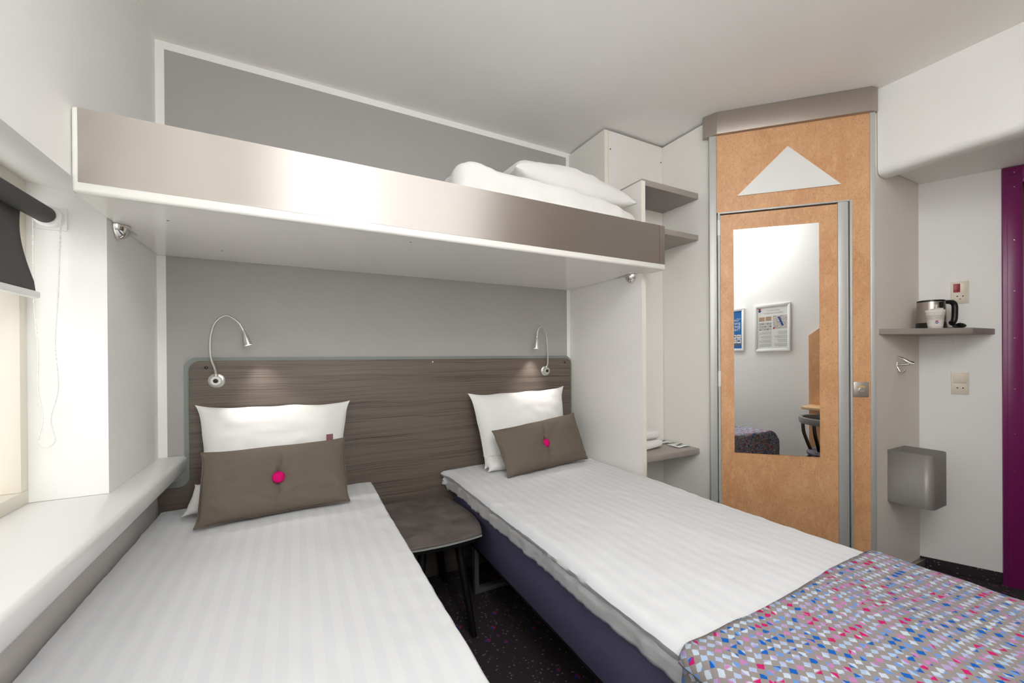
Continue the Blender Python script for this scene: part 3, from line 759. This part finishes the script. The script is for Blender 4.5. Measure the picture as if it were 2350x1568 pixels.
chain = [(-.1485, -.530, 1.61), (-.1485, -.532, 1.45), (-.146, -.535, 1.35), (-.14, -.532, 1.22), (-.142, -.53, 1.12), (-.132, -.532, 1.03), (-.142, -.530, .968), (-.125, -.530, .948), (-.108, -.53, .968), (-.116, -.531, 1.03), (-.10, -.532, 1.12), (-.106, -.531, 1.25), (-.098, -.532, 1.40), (-.0925, -.530, 1.61)]
cp = smooth_path(chain, 40); L = 0; pts = [cp[0]]
dense = []
acc = 0
for a, b in zip(cp, cp[1:]):
    m = (b - a).length; k = max(1, int(m / .0011))
    for q in range(k): dense.append(a.lerp(b, q / k))
arc = [0]
for a, b in zip(dense, dense[1:]): arc.append(arc[-1] + (b - a).length)
def bead(u):
    s = arc[min(int(u * (len(arc) - 1)), len(arc) - 1)]
    return .0007 + .0016 * abs(math.sin(PI * s / .0062)) ** .6
obj('bead_chain', tube(dense, bead, 7, 0), 'whiteplastic', rb)

# ------------------------------------------------------------------ things in the wardrobe
for k, (z0, z1, xr) in enumerate(((.6615, .717, 2.425), (.7175, .772, 2.400))):
    tag(obj('towel', blob(2.17, xr, -.52, -.37, z0, z1, 3.2, 5 + k, .004, 18, 9), 'towel'), ('folded white towel resting on the low wardrobe shelf, lower of two', 'folded white towel on top of another on the low shelf')[k], 'towel', 'folded towels on the low shelf')
def packet(pts, z, label, seed):
    n = 10; bm = bmesh.new(); g = []
    A, B, C_, D_ = [Vector((x, y, 0)) for x, y in pts]
    for j in range(n + 1):
        r = []
        for i in range(n + 1):
            p = A.lerp(B, i / n).lerp(D_.lerp(C_, i / n), j / n)
            r.append(bm.verts.new((p.x, p.y, z + .0055 + .004 * nz(p.x * 30 + seed, p.y * 30, 0))))
        g.append(r)
    for j in range(n):
        for i in range(n): bm.faces.new((g[j][i], g[j][i + 1], g[j + 1][i + 1], g[j + 1][i]))
    t = thing('toiletry_packet', (A + C_) / 2 + Vector((0, 0, z)), label, 'packet', 'paper packets on the low shelf')
    o = obj('packet_body', bm, 'paper', t); solid(o, .003, 0)
    bm = bmesh.new()
    for (u, v) in ((.35, .35), (.7, .55)):
        p = A.lerp(B, u).lerp(D_.lerp(C_, u), v)
        add_box(bm, p.x - .014, p.x + .014, p.y - .008, p.y + .008, z + .0110, z + .0114)
    obj('print_mark', bm, 'ink', t, smooth=0)
packet([(2.455, -.425), (2.565, -.435), (2.575, -.37), (2.45, -.365)], .6615, 'flat white paper packet nearest the folded towels', 1)
packet([(2.475, -.550), (2.570, -.560), (2.578, -.480), (2.48, -.475)], .6615, 'flat white paper packet near the shelf front edge', 5)

# ------------------------------------------------------------------ corner shelf and things on it
ZS = 1.331
cs = thing('corner_shelf', (3.5, -1.35, 1.3), 'taupe corner shelf carrying the kettle in the alcove', 'shelf')
W0 = ME @ Vector((0, 0, 0)); W1 = ME @ Vector((.283, .0, 0))
poly = [(3.134, -1.2405), (3.483, -1.480), (3.685, -1.495), tuple((ME @ Vector((.283, .001, 0))).xy), tuple((ME @ Vector((.003, .001, 0))).xy)]
obj('shelf_board', prism([(x, y, 1.302) for x, y in poly], (0, 0, .029), bev=.0012, seg=1), 'shelf', cs)
bkt = obj('wall_bracket', ebox(.012, .135, .0005, .004, 1.256, 1.3015), 'whiteplastic', cs)
for s in (.035, .112): obj('screw', lathe([(0, 0), (.004, 0), (.003, .0012), (0, .0012)], 12, aim(ME @ Vector((s, .004, 1.277)), eo)), 'satin', bkt)
KX, KY = 3.482, -1.330
kt = thing('electric_kettle', (KX, KY, ZS), 'brushed steel electric kettle with black handle on the corner shelf', 'kettle')
MK = T(KX, KY, ZS + .0005)
obj('kettle_base', lathe([(0, 0), (.060, 0), (.061, .004), (.061, .012), (.0585, .014), (.0585, .033), (0, .033)], 48, MK), 'black', kt)
obj('kettle_body', lathe([(0, .0332), (.0590, .0332), (.0585, .06), (.056, .11), (.0535, .142), (0, .142)], 64, MK), 'kettle', kt)
obj('lid', lathe([(0, .1422), (.0535, .1422), (.0545, .146), (.053, .151), (.03, .1535), (0, .154)], 48, MK), 'black', kt)
hdir = Vector((.80, -.55, 0)).normalized()
def hp(r, z): return Vector((KX, KY, ZS)) + hdir * r + Vector((0, 0, z))
bm = tube([hp(.048, .143), hp(.075, .1435), hp(.100, .141), hp(.112, .126), hp(.113, .09), hp(.111, .055), hp(.104, .036), hp(.095, .031)], lambda u: .0128 if u > .25 else .009 + .01 * u, 14, 8)
obj('handle', bm, 'black', kt)
bm = prism([hp(.0535, .034) + Vector((0, 0, 0)), hp(.066, .034), hp(.063, .148), hp(.0525, .148)], hdir.cross(Vector((0, 0, 1))) * .018)
bmesh.ops.translate(bm, vec=-hdir.cross(Vector((0, 0, 1))) * .009, verts=bm.verts)
obj('handle_spine', bm, 'black', kt)
cside = Vector((-.55, -.84, 0)).normalized()
gd = Vector((-.52, -.85, 0)).normalized(); gx = gd.cross(Vector((0, 0, 1)))
bm = prism([Vector((KX, KY, ZS)) + gd * .0565 + gx * a + Vector((0, 0, z)) for a, z in ((-.007, .036), (.007, .036), (.007, .138), (-.007, .138))], gd * .002)
obj('water_gauge', bm, 'black', kt)
obj('power_cord', tube([hp(.055, .006), hp(.085, .0055), hp(.11, .0055), hp(.135, .008) + Vector((0, .01, 0)), hp(.142, .02) + Vector((0, .012, 0)), hp(.125, .026), hp(.105, .016), hp(.12, .008) - Vector((0, .012, 0)), hp(.14, .009)], .0042, 10), 'black', kt)
pg = obj('plug', lathe([(0, 0), (.014, .001), (.016, .008), (.013, .022), (.007, .034), (0, .036)], 20, aim(hp(.112, .017) + Vector((.0, -.012, 0)), hdir)), 'black', kt)
# paper cups
CX, CY_ = 3.395, -1.372
def cup(dz, label, logo):
    t = thing('paper_cup', (CX, CY_, ZS), label, 'cup', 'nested paper cups')
    M = T(CX, CY_, ZS + .0005 + dz)
    obj('cup_body', lathe([(0, .002), (.0255, .002), (.0265, 0), (.027, .001), (.036, .080), (.0375, .082), (.0375, .085), (.036, .0865), (.0345, .085), (.0345, .080), (.0258, .004), (0, .004)], 48, M), cup_mat(ZS + dz), t)
    if logo:
        cv = Vector((.518 - CX, -2.2 - CY_, 0)).normalized(); a0 = math.atan2(cv.y, cv.x) + .18
        def cone(s, h):
            r = .027 + .009 * h / .08 + .0006; a = a0 + s / r
            return Vector((CX + r * math.cos(a), CY_ + r * math.sin(a), ZS + dz + h))
        def patch(pts, mat):
            b = bmesh.new(); b.faces.new([b.verts.new(cone(*p)) for p in pts]); return b
        obj('logo', patch([(-.0075, .0385), (.0075, .0385), (.0025, .0325), (.0045, .0315), (-.0045, .0315), (-.0025, .0325)], 0), 'logored', t, smooth=0)
        obj('logo', patch([(-.0085, .030), (-.004, .0318), (.004, .0318), (.0085, .030), (0, .0215)], 0), 'logoblue', t, smooth=0)
        pbm = patch([(-.0045, .0305), (.0045, .0305), (.0025, .0275), (-.0025, .0275)], 0); bmesh.ops.translate(pbm, vec=cv * .0004, verts=pbm.verts)
        obj('logo', pbm, MT['whiteplastic'], t, smooth=0)
cup(0, 'printed paper cup with small logo standing before the kettle', True)
cup(.0065, 'white paper cup rim nested inside the printed cup', False)
for k, (a, dz) in enumerate(((-.35, .118), (-.18, .122))):
    bm = tube([(CX - .012 + .006 * k, CY_, ZS + .03), (CX - .024 + .01 * k, CY_ - .008, ZS + .085), (CX - .031 + .012 * k, CY_ - .012, ZS + dz)], .0022, 8, 4)
    if k == 0: bm2 = tube([(CX - .016, CY_, ZS + .03), (CX - .029, CY_ - .001, ZS + .085), (CX - .0335, CY_ - .008, ZS + dz - .002)], .0016, 8, 4, bm=bm)
    tag(obj('stirrer', bm, 'whiteplastic'), ('looped white stirrer leaning outermost in the paper cup', 'straight white stirrer beside the looped one in the cup')[k], 'stirrer', 'stirrers in the paper cup')
def sachet(p, w, h, ang, mat, label):
    d = Vector((math.cos(ang), math.sin(ang), 0)); b = bmesh.new(); n = 8; g = []
    for j in range(n + 1):
        g.append([b.verts.new(Vector(p) + d * (w * (i / n - .5)) + Vector((0, 0, h * j / n)) + d.cross(Vector((0, 0, 1))) * (.002 * nz(i * .8, j * .8, h * 50))) for i in range(n + 1)])
    for j in range(n):
        for i in range(n): b.faces.new((g[j][i], g[j][i + 1], g[j + 1][i + 1], g[j + 1][i]))
    o = obj('sachet', b, mat); solid(o, .0025, 0)
    tag(o, label, 'sachet', 'sachets in the paper cup')
sachet((CX + .012, CY_ - .012, ZS + .03), .036, .074, -.5, 'paper', 'pale sachet upright at the front of the paper cup')
sachet((CX + .002, CY_ + .006, ZS + .03), .032, .072, -.6, 'paper', 'pale sachet behind another in the paper cup')
sachet((CX - .020, CY_ + .008, ZS + .035), .012, .058, -.9, 'red', 'dark red sachet corner showing in the paper cup')

# coat hook
hk = thing('coat_hook', (3.336, -1.24, 1.15), 'small chrome double coat hook under the corner shelf', 'hook')
obj('hook_plate', box(3.331, 3.341, -1.2445, -1.2402, 1.125, 1.160, .002), 'chrome', hk)
obj('prong', tube([(3.336, -1.244, 1.186), (3.337, -1.262, 1.178), (3.342, -1.285, 1.160), (3.346, -1.302, 1.150)], lambda u: .005 + .0075 * u ** 1.5, 12, 6), 'chrome', hk)
obj('prong', tube([(3.336, -1.244, 1.145), (3.338, -1.265, 1.146), (3.345, -1.300, 1.150), (3.346, -1.304, 1.150)], lambda u: .0065 - .001 * u, 12, 6), 'chrome', hk)
obj('prong', tube([(3.336, -1.243, 1.135), (3.336, -1.252, 1.112), (3.337, -1.266, 1.108), (3.338, -1.272, 1.118)], .0045, 12, 6), 'chrome', hk)

# waste bin
def rounded(x0, x1, y0, y1, r, n=8):
    pts = [(x0, y0)]
    pts = [(x0, y1)]
    for k in range(n + 1): a = PI + PI / 2 * k / n; pts.append((x0 + r + r * math.cos(a), y0 + r + r * math.sin(a)))
    for k in range(n + 1): a = 1.5 * PI + PI / 2 * k / n; pts.append((x1 - r + r * math.cos(a), y0 + r + r * math.sin(a)))
    pts.append((x1, y1)); return pts
bm = bmesh.new(); outl = rounded(3.223, 3.425, -1.410, -1.2402, .035)
lo = [bm.verts.new((x, y, .441)) for x, y in outl]; hi = [bm.verts.new((x, y, .706)) for x, y in outl]
n = len(outl)
for i in range(n): bm.faces.new((lo[i], lo[(i + 1) % n], hi[(i + 1) % n], hi[i]))
bm.faces.new(lo[::-1])
bmesh.ops.recalc_face_normals(bm, faces=bm.faces)
wb = thing('waste_bin', (3.32, -1.33, .44), 'grey metal waste bin mounted low on the alcove panel', 'bin')
o = obj('bin_body', bm, 'bin', wb, smooth=35); solid(o, .002, -1)
obj('rivet', lathe([(0, 0), (.004, 0), (.003, .002), (0, .0025)], 12, aim((3.4252, -1.30, .655), (1, 0, 0))), 'satin', wb)

# sockets and switches on the entrance wall
def rocker(s0, s1, z0, z1): return ebox(s0, s1, .0061, .0085, z0, z1, bev=.001)
def outlet(s0, zt, label, upper):
    s1 = s0 + .068; zb = zt - .119
    t = thing('wall_switch_plate', tuple(ME @ Vector((s0 + .034, 0, zb))), label, 'switch', 'switch and socket plates')
    obj('cover_plate', ebox(s0, s1, .0005, .006, zb, zt, bev=.0025), 'beige', t)
    i0, i1 = s0 + .009, s1 - .009
    if upper:
        obj('rocker', rocker(i0, (i0 + i1) / 2, zt - .058, zt - .012), 'red', t, label='red rocker')
        obj('rocker', rocker((i0 + i1) / 2 + .0005, i1, zt - .058, zt - .012), 'beige', t)
    else:
        obj('rocker', rocker(i0, i1, zt - .058, zt - .012), 'beige', t)
    sk = obj('socket', ebox(i0, i1, .0061, .0075, zb + .012, zb + .058, bev=.001), 'beige', t)
    cxs = (s0 + s1) / 2; cz = zb + .035
    if upper: obj('socket_ring', tube([ME @ Vector((cxs + .021 * math.cos(a), .0076, cz + .0205 * math.sin(a))) for a in [2 * PI * k / 40 for k in range(40)]], .0012, 6, 0, closed=True), 'beige', sk)
    bm = bmesh.new()
    for dx in (-.0105, .0105): lathe([(0, 0), (.0032, 0), (.0032, .0006), (0, .0006)], 14, aim(ME @ Vector((cxs + dx, .0076, cz + (.004 if upper else 0))), eo), bm)
    if upper: add_box(bm, cxs - .0045, cxs + .0045, .0076, .0082, cz - .013, cz - .010, M=ME)
    obj('socket_hole', bm, 'black', sk)
outlet(.1235, 1.592, 'beige socket plate with red rocker on the wall behind the kettle', True)
outlet(.1225, 1.101, 'beige socket plate with plain rocker on the wall below the corner shelf', False)

# ------------------------------------------------------------------ foot wall, seen in the mirror
def text_mesh(body, size, M):
    cu = bpy.data.curves.new('lettering', 'FONT'); cu.body = body; cu.size = size; cu.extrude = .0002
    to = bpy.data.objects.new('lettering_source', cu); COL.objects.link(to)
    dg = bpy.context.evaluated_depsgraph_get(); dg.update()
    me = bpy.data.meshes.new_from_object(to.evaluated_get(dg)); bm = bmesh.new(); bm.from_mesh(me)
    bpy.data.meshes.remove(me); bpy.data.objects.remove(to); bpy.data.curves.remove(cu)
    bmesh.ops.transform(bm, matrix=M, verts=bm.verts); return bm
YF = -2.65
# the wall faces +y: to someone reading it, text runs towards -x
def wframe(xl, z): return frame3((xl, YF + .0085, z), (-1, 0, 0), (0, 0, 1), (0, 1, 0))
def poster(x0, x1, z0, z1, label, sheet):
    t = thing('picture_frame', ((x0 + x1) / 2, YF, z0), label, 'picture', 'framed notices on the foot wall')
    bm = bmesh.new(); w = .024
    for pts in (((x0, z0), (x1, z0), (x1 - w, z0 + w), (x0 + w, z0 + w)), ((x0, z1), (x1, z1), (x1 - w, z1 - w), (x0 + w, z1 - w)), ((x0, z0), (x0, z1), (x0 + w, z1 - w), (x0 + w, z0 + w)), ((x1, z0), (x1, z1), (x1 - w, z1 - w), (x1 - w, z0 + w))):
        prism([(x, YF + .0006, z) for x, z in pts], (0, .016, 0), bev=.004, seg=2, bm=bm)
    obj('frame_moulding', bm, 'whiteplastic', t)
    obj('print_sheet', box(x0 + w * .8, x1 - w * .8, YF + .0006, YF + .008, z0 + w * .8, z1 - w * .8), sheet, t, smooth=0)
    return t
def onwall(x0, x1, z0, z1, d=.0004): return box(x0, x1, YF + .008, YF + .008 + d, z0, z1)
px0, px1, pz0, pz1 = 1.626, 1.955, 1.236, 1.683
p1 = poster(px0, px1, pz0, pz1, 'white framed welcome notice with map and small icons', 'paper')
xr, xl = px0 + .03, px1 - .03     # reader's right / left
obj('heading', text_mesh('WELCOME TO', .017, wframe(xl - .065, 1.618)), 'lightink', p1, smooth=0)
obj('heading', text_mesh('CABINN SCANDINAVIA', .017, wframe(xl - .03, 1.594)), 'lightink', p1, smooth=0)
lx = xr + .018; lzz = 1.632
obj('logo', prism([(x, YF + .0082, z) for x, z in ((lx - .016, lzz + .016), (lx + .016, lzz + .016), (lx + .008, lzz + .004), (lx + .014, lzz), (lx - .014, lzz), (lx - .008, lzz + .004))], (0, .0004, 0)), 'logored', p1, smooth=0)
obj('logo', prism([(x, YF + .0082, z) for x, z in ((lx - .018, lzz - .006), (lx - .008, lzz), (lx + .008, lzz), (lx + .018, lzz - .006), (lx, lzz - .022))], (0, .0004, 0)), 'logoblue', p1, smooth=0)
mp = obj('printed_map', onwall(xl - .128, xl, 1.448, 1.572), 'map', p1, smooth=0)
bm = bmesh.new()
for k in range(6): add_box(bm, xl - .082 + k * .006, xl - .062 + k * .006, YF + .0084, YF + .0088, 1.545 - k * .014, 1.560 - k * .014)
obj('printed_route', bm, 'logoblue', mp, smooth=0)
obj('printed_arrow', prism([(x, YF + .0084, z) for x, z in ((xl - .128, 1.452), (xl - .118, 1.468), (xl - .108, 1.462), (xl - .116, 1.444))], (0, .0004, 0)), 'logored', mp, smooth=0)
obj('printed_photo', onwall(xr + .078, xr + .012, 1.525, 1.566) if False else box(xr + .012, xr + .066, YF + .008, YF + .0084, 1.525, 1.566), 'photoA', p1, smooth=0)
obj('printed_photo', box(xr + .074, xr + .128, YF + .008, YF + .0084, 1.527, 1.568), 'photoA', p1, smooth=0)
for r in range(3):
    for c in range(5):
        bm = bmesh.new(); x = xr + .014 + c * .024; z = 1.492 - r * .026
        for (a, b, cc, d) in ((0, .018, 0, .003), (0, .018, .015, .018), (0, .003, 0, .018), (.015, .018, 0, .018)): add_box(bm, x + a, x + b, YF + .008, YF + .0084, z + cc, z + d)
        if (r * 5 + c) % 3 != 2: add_box(bm, x + .005, x + .013, YF + .008, YF + .0085, z + .004, z + .008 + .004 * ((r + c) % 2))
        obj('printed_icon', bm, 'ink', p1, smooth=0)
bm = bmesh.new(); rr = random.Random(4)
for col_l in (xl, xr + .128):
    for k in range(24):
        z = 1.425 - k * .0065
        if k % 6 == 5: continue
        ln = .122 * rr.uniform(.6, 1.0); add_box(bm, col_l - ln, col_l, YF + .008, YF + .0083, z, z + .0028)
obj('printed_text', bm, 'lightink', p1, smooth=0)
q0, q1 = 1.200, 1.520
p2 = poster(q0, q1, pz0 + .01, pz1 - .008, 'blue framed notice with large white lettering', 'blue')
for k, (tx, z) in enumerate((('\u201cGo', 1.548), ('goo', 1.516), ('goo', 1.484), ('Thai', 1.452))):
    obj('lettering', text_mesh(tx, .040, wframe(q1 - .038 - (.004 if k else 0), z)), 'whiteplastic', p2, smooth=0)
for x in range(5):
    for z in (1.325, 1.371):
        obj('printed_photo', box(q1 - .036 - .05 * x - .044, q1 - .036 - .05 * x, YF + .008, YF + .0084, z, z + .040), 'paper', p2, smooth=0)
        obj('printed_photo', box(q1 - .036 - .05 * x - .038, q1 - .036 - .05 * x - .008, YF + .0084, YF + .0088, z + .014, z + .030), 'photoA' if (x + int(z * 100)) % 2 else 'ink', p2, smooth=0)
obj('printed_band', box(q0 + .028, q1 - .030, YF + .008, YF + .0083, 1.302, 1.318), 'ink', p2, smooth=0)
bm = prism([(2.105, YF + .0006, 0.0), (2.105, YF + .0006, 1.370), (2.50, YF + .0006, 1.66), (2.95, YF + .0006, 1.66), (2.95, YF + .0006, 0)], (0, .018, 0))
tag(obj('wall_board', bm, 'burl', smooth=0), 'orange burl board with slanted top corner behind the desk', 'panel')
dk = thing('wall_desk', (2.55, -2.5, .76), 'narrow beech wall desk in front of the orange board', 'desk')
obj('desk_top', prism([(2.105, YF + .0195, .748), (2.16, -2.40, .748), (2.95, -2.32, .748), (2.95, YF + .0195, .748)], (0, 0, .022), bev=.003), 'desk', dk)
for x in (2.3, 2.8): obj('desk_bracket', prism([(x, YF + .0195, .58), (x, YF + .0195, .7475), (x, YF + .2, .7475)], (.018, 0, 0)), 'desk', dk)

# chair at the desk
ccx, ccy = 2.475, -2.27
ch = thing('desk_chair', (ccx, ccy, 0), 'dark tubular chair with grey rail back at the wall desk', 'chair')
obj('seat_pad', lathe([(0, 0), (.17, 0), (.19, .012), (.195, .028), (.18, .045), (.10, .052), (0, .054)], 40, T(ccx, ccy - .005, .425)), 'seat', ch)
bm = bmesh.new(); prof = []
N_ = 44; rings = []
for k in range(N_ + 1):
    a = math.radians(-50 + 280 * k / N_); R0 = .225
    cxx = ccx + R0 * math.cos(a); cyy = ccy - .01 + .20 * math.sin(a)
    nx, ny = math.cos(a), math.sin(a)
    w = .026; h0, h1 = .668, .722
    rings.append([bm.verts.new((cxx + nx * d, cyy + ny * d, z)) for d, z in ((0, h0), (w * .8, h0 + .006), (w, (h0 + h1) / 2), (w * .9, h1 - .004), (w * .5, h1), (0, h1 - .004), (-.004, (h0 + h1) / 2))])
for A, B in zip(rings, rings[1:]):
    for i in range(7): bm.faces.new((A[i], A[(i + 1) % 7], B[(i + 1) % 7], B[i]))
bm.faces.new(rings[0]); bm.faces.new(rings[-1][::-1]); bmesh.ops.recalc_face_normals(bm, faces=bm.faces)
obj('back_rail', bm, 'rail', ch)
def cpt(th, k, z): a = math.radians(th); return (ccx + .226 * k * math.cos(a), ccy - .01 + .202 * k * math.sin(a), z)
for th in (145, 35): obj('leg', tube([cpt(th, 1.0, .669), cpt(th, .97, .60), cpt(th, .86, .52), cpt(th, .77, .46), cpt(th, .79, .43), cpt(th, 1.0, .36), cpt(th, 1.12, .20), cpt(th, 1.2, 0)], .012, 12, 8), 'darkchrome', ch)
for th in (108, 72): obj('back_post', tube([cpt(th, 1.0, .669), cpt(th, .96, .60), cpt(th, .84, .51), cpt(th, .76, .45), cpt(th, .72, .424)], .012, 12, 8), 'darkchrome', ch)
for sx in (-1, 1): obj('leg', tube([(ccx + sx * .13, ccy - .13, .424), (ccx + sx * .17, ccy - .16, .3), (ccx + sx * .19, ccy - .18, .0)], .012, 12, 6), 'darkchrome', ch)
obj('seat_ring', tube([(ccx + .165 * math.cos(a), ccy - .005 + .165 * math.sin(a), .416) for a in [2 * PI * k / 40 for k in range(40)]], .009, 10, 0, closed=True), 'darkchrome', ch)

# ------------------------------------------------------------------ added ceiling fill light, wall lamp
cl = thing('ceiling_fill', (1.2, -2.33, H), 'long white fill light added under the ceiling, out of view', 'lamp')  # added, unseen glowing box that brightens the room with soft fill
obj('fill_housing', box(.39, 1.86, -2.63, -2.04, H - .02, H - .001, .004), 'whiteplastic', cl)
obj('fill_diffuser', box(.40, 1.85, -2.62, -2.05, H - .17, H - .021, .02, 3), emit('fill_diffuser', (.985, .99, 1, 1), 5.6), cl)
wl = thing('wall_lamp', (.77, YF, 1.2), 'tall slim vertical tube lamp on the foot wall', 'lamp')
obj('back_plate', box(.735, .805, YF + .0005, YF + .012, 1.05, 2.25, .003), 'whiteplastic', wl)
obj('tube_diffuser', lathe([(0, 0), (.026, .002), (.03, .02), (.03, 1.12), (.026, 1.138), (0, 1.14)], 24, T(.77, YF + .043, 1.08)), emit('tube_glow', (.985, .99, 1, 1), 24), wl)

# ------------------------------------------------------------------ daylight
w = bpy.data.worlds.new('daylight'); S.world = w; w.use_nodes = True
bg = w.node_tree.nodes['Background']; bg.inputs[0].default_value = (.96, .945, .93, 1); bg.inputs[1].default_value = 1.6
pl = bpy.data.lights.new('window_portal', 'AREA'); pl.shape = 'RECTANGLE'; pl.size = 2.04; pl.size_y = .95
po = bpy.data.objects.new('window_portal', pl); COL.objects.link(po)
po.matrix_world = frame3((-.26, -1.527, 1.25), (0, -1, 0), (0, 0, 1), (-1, 0, 0))
pl.cycles.is_portal = True

# ------------------------------------------------------------------ camera
yaw, pitch, roll = math.radians(27.80664), math.radians(-.14142), math.radians(-.379503)
f = Vector((math.sin(yaw) * math.cos(pitch), math.cos(yaw) * math.cos(pitch), math.sin(pitch)))
r = f.cross(Vector((0, 0, 1))).normalized(); u = r.cross(f)
c_, s_ = math.cos(roll), math.sin(roll)
r2 = c_ * r + s_ * u; u2 = -s_ * r + c_ * u
cd = bpy.data.cameras.new('camera'); cam = bpy.data.objects.new('camera', cd); COL.objects.link(cam)
cam.matrix_world = frame3((.518, -2.2, 1.2), r2, u2, -f)
cd.sensor_fit = 'HORIZONTAL'; cd.sensor_width = 36; cd.lens = 36 * 934.0 / 2350; cd.shift_y = (821.886 - 784) / 2350
cd.clip_start = .02
S.camera = cam
S.view_settings.view_transform = 'Standard'; S.view_settings.look = 'None'; S.view_settings.gamma = 1; S.view_settings.use_curve_mapping = False
S.view_settings.exposure = 0.18
S.cycles.max_bounces = 14; S.cycles.diffuse_bounces = 8; S.cycles.glossy_bounces = 6
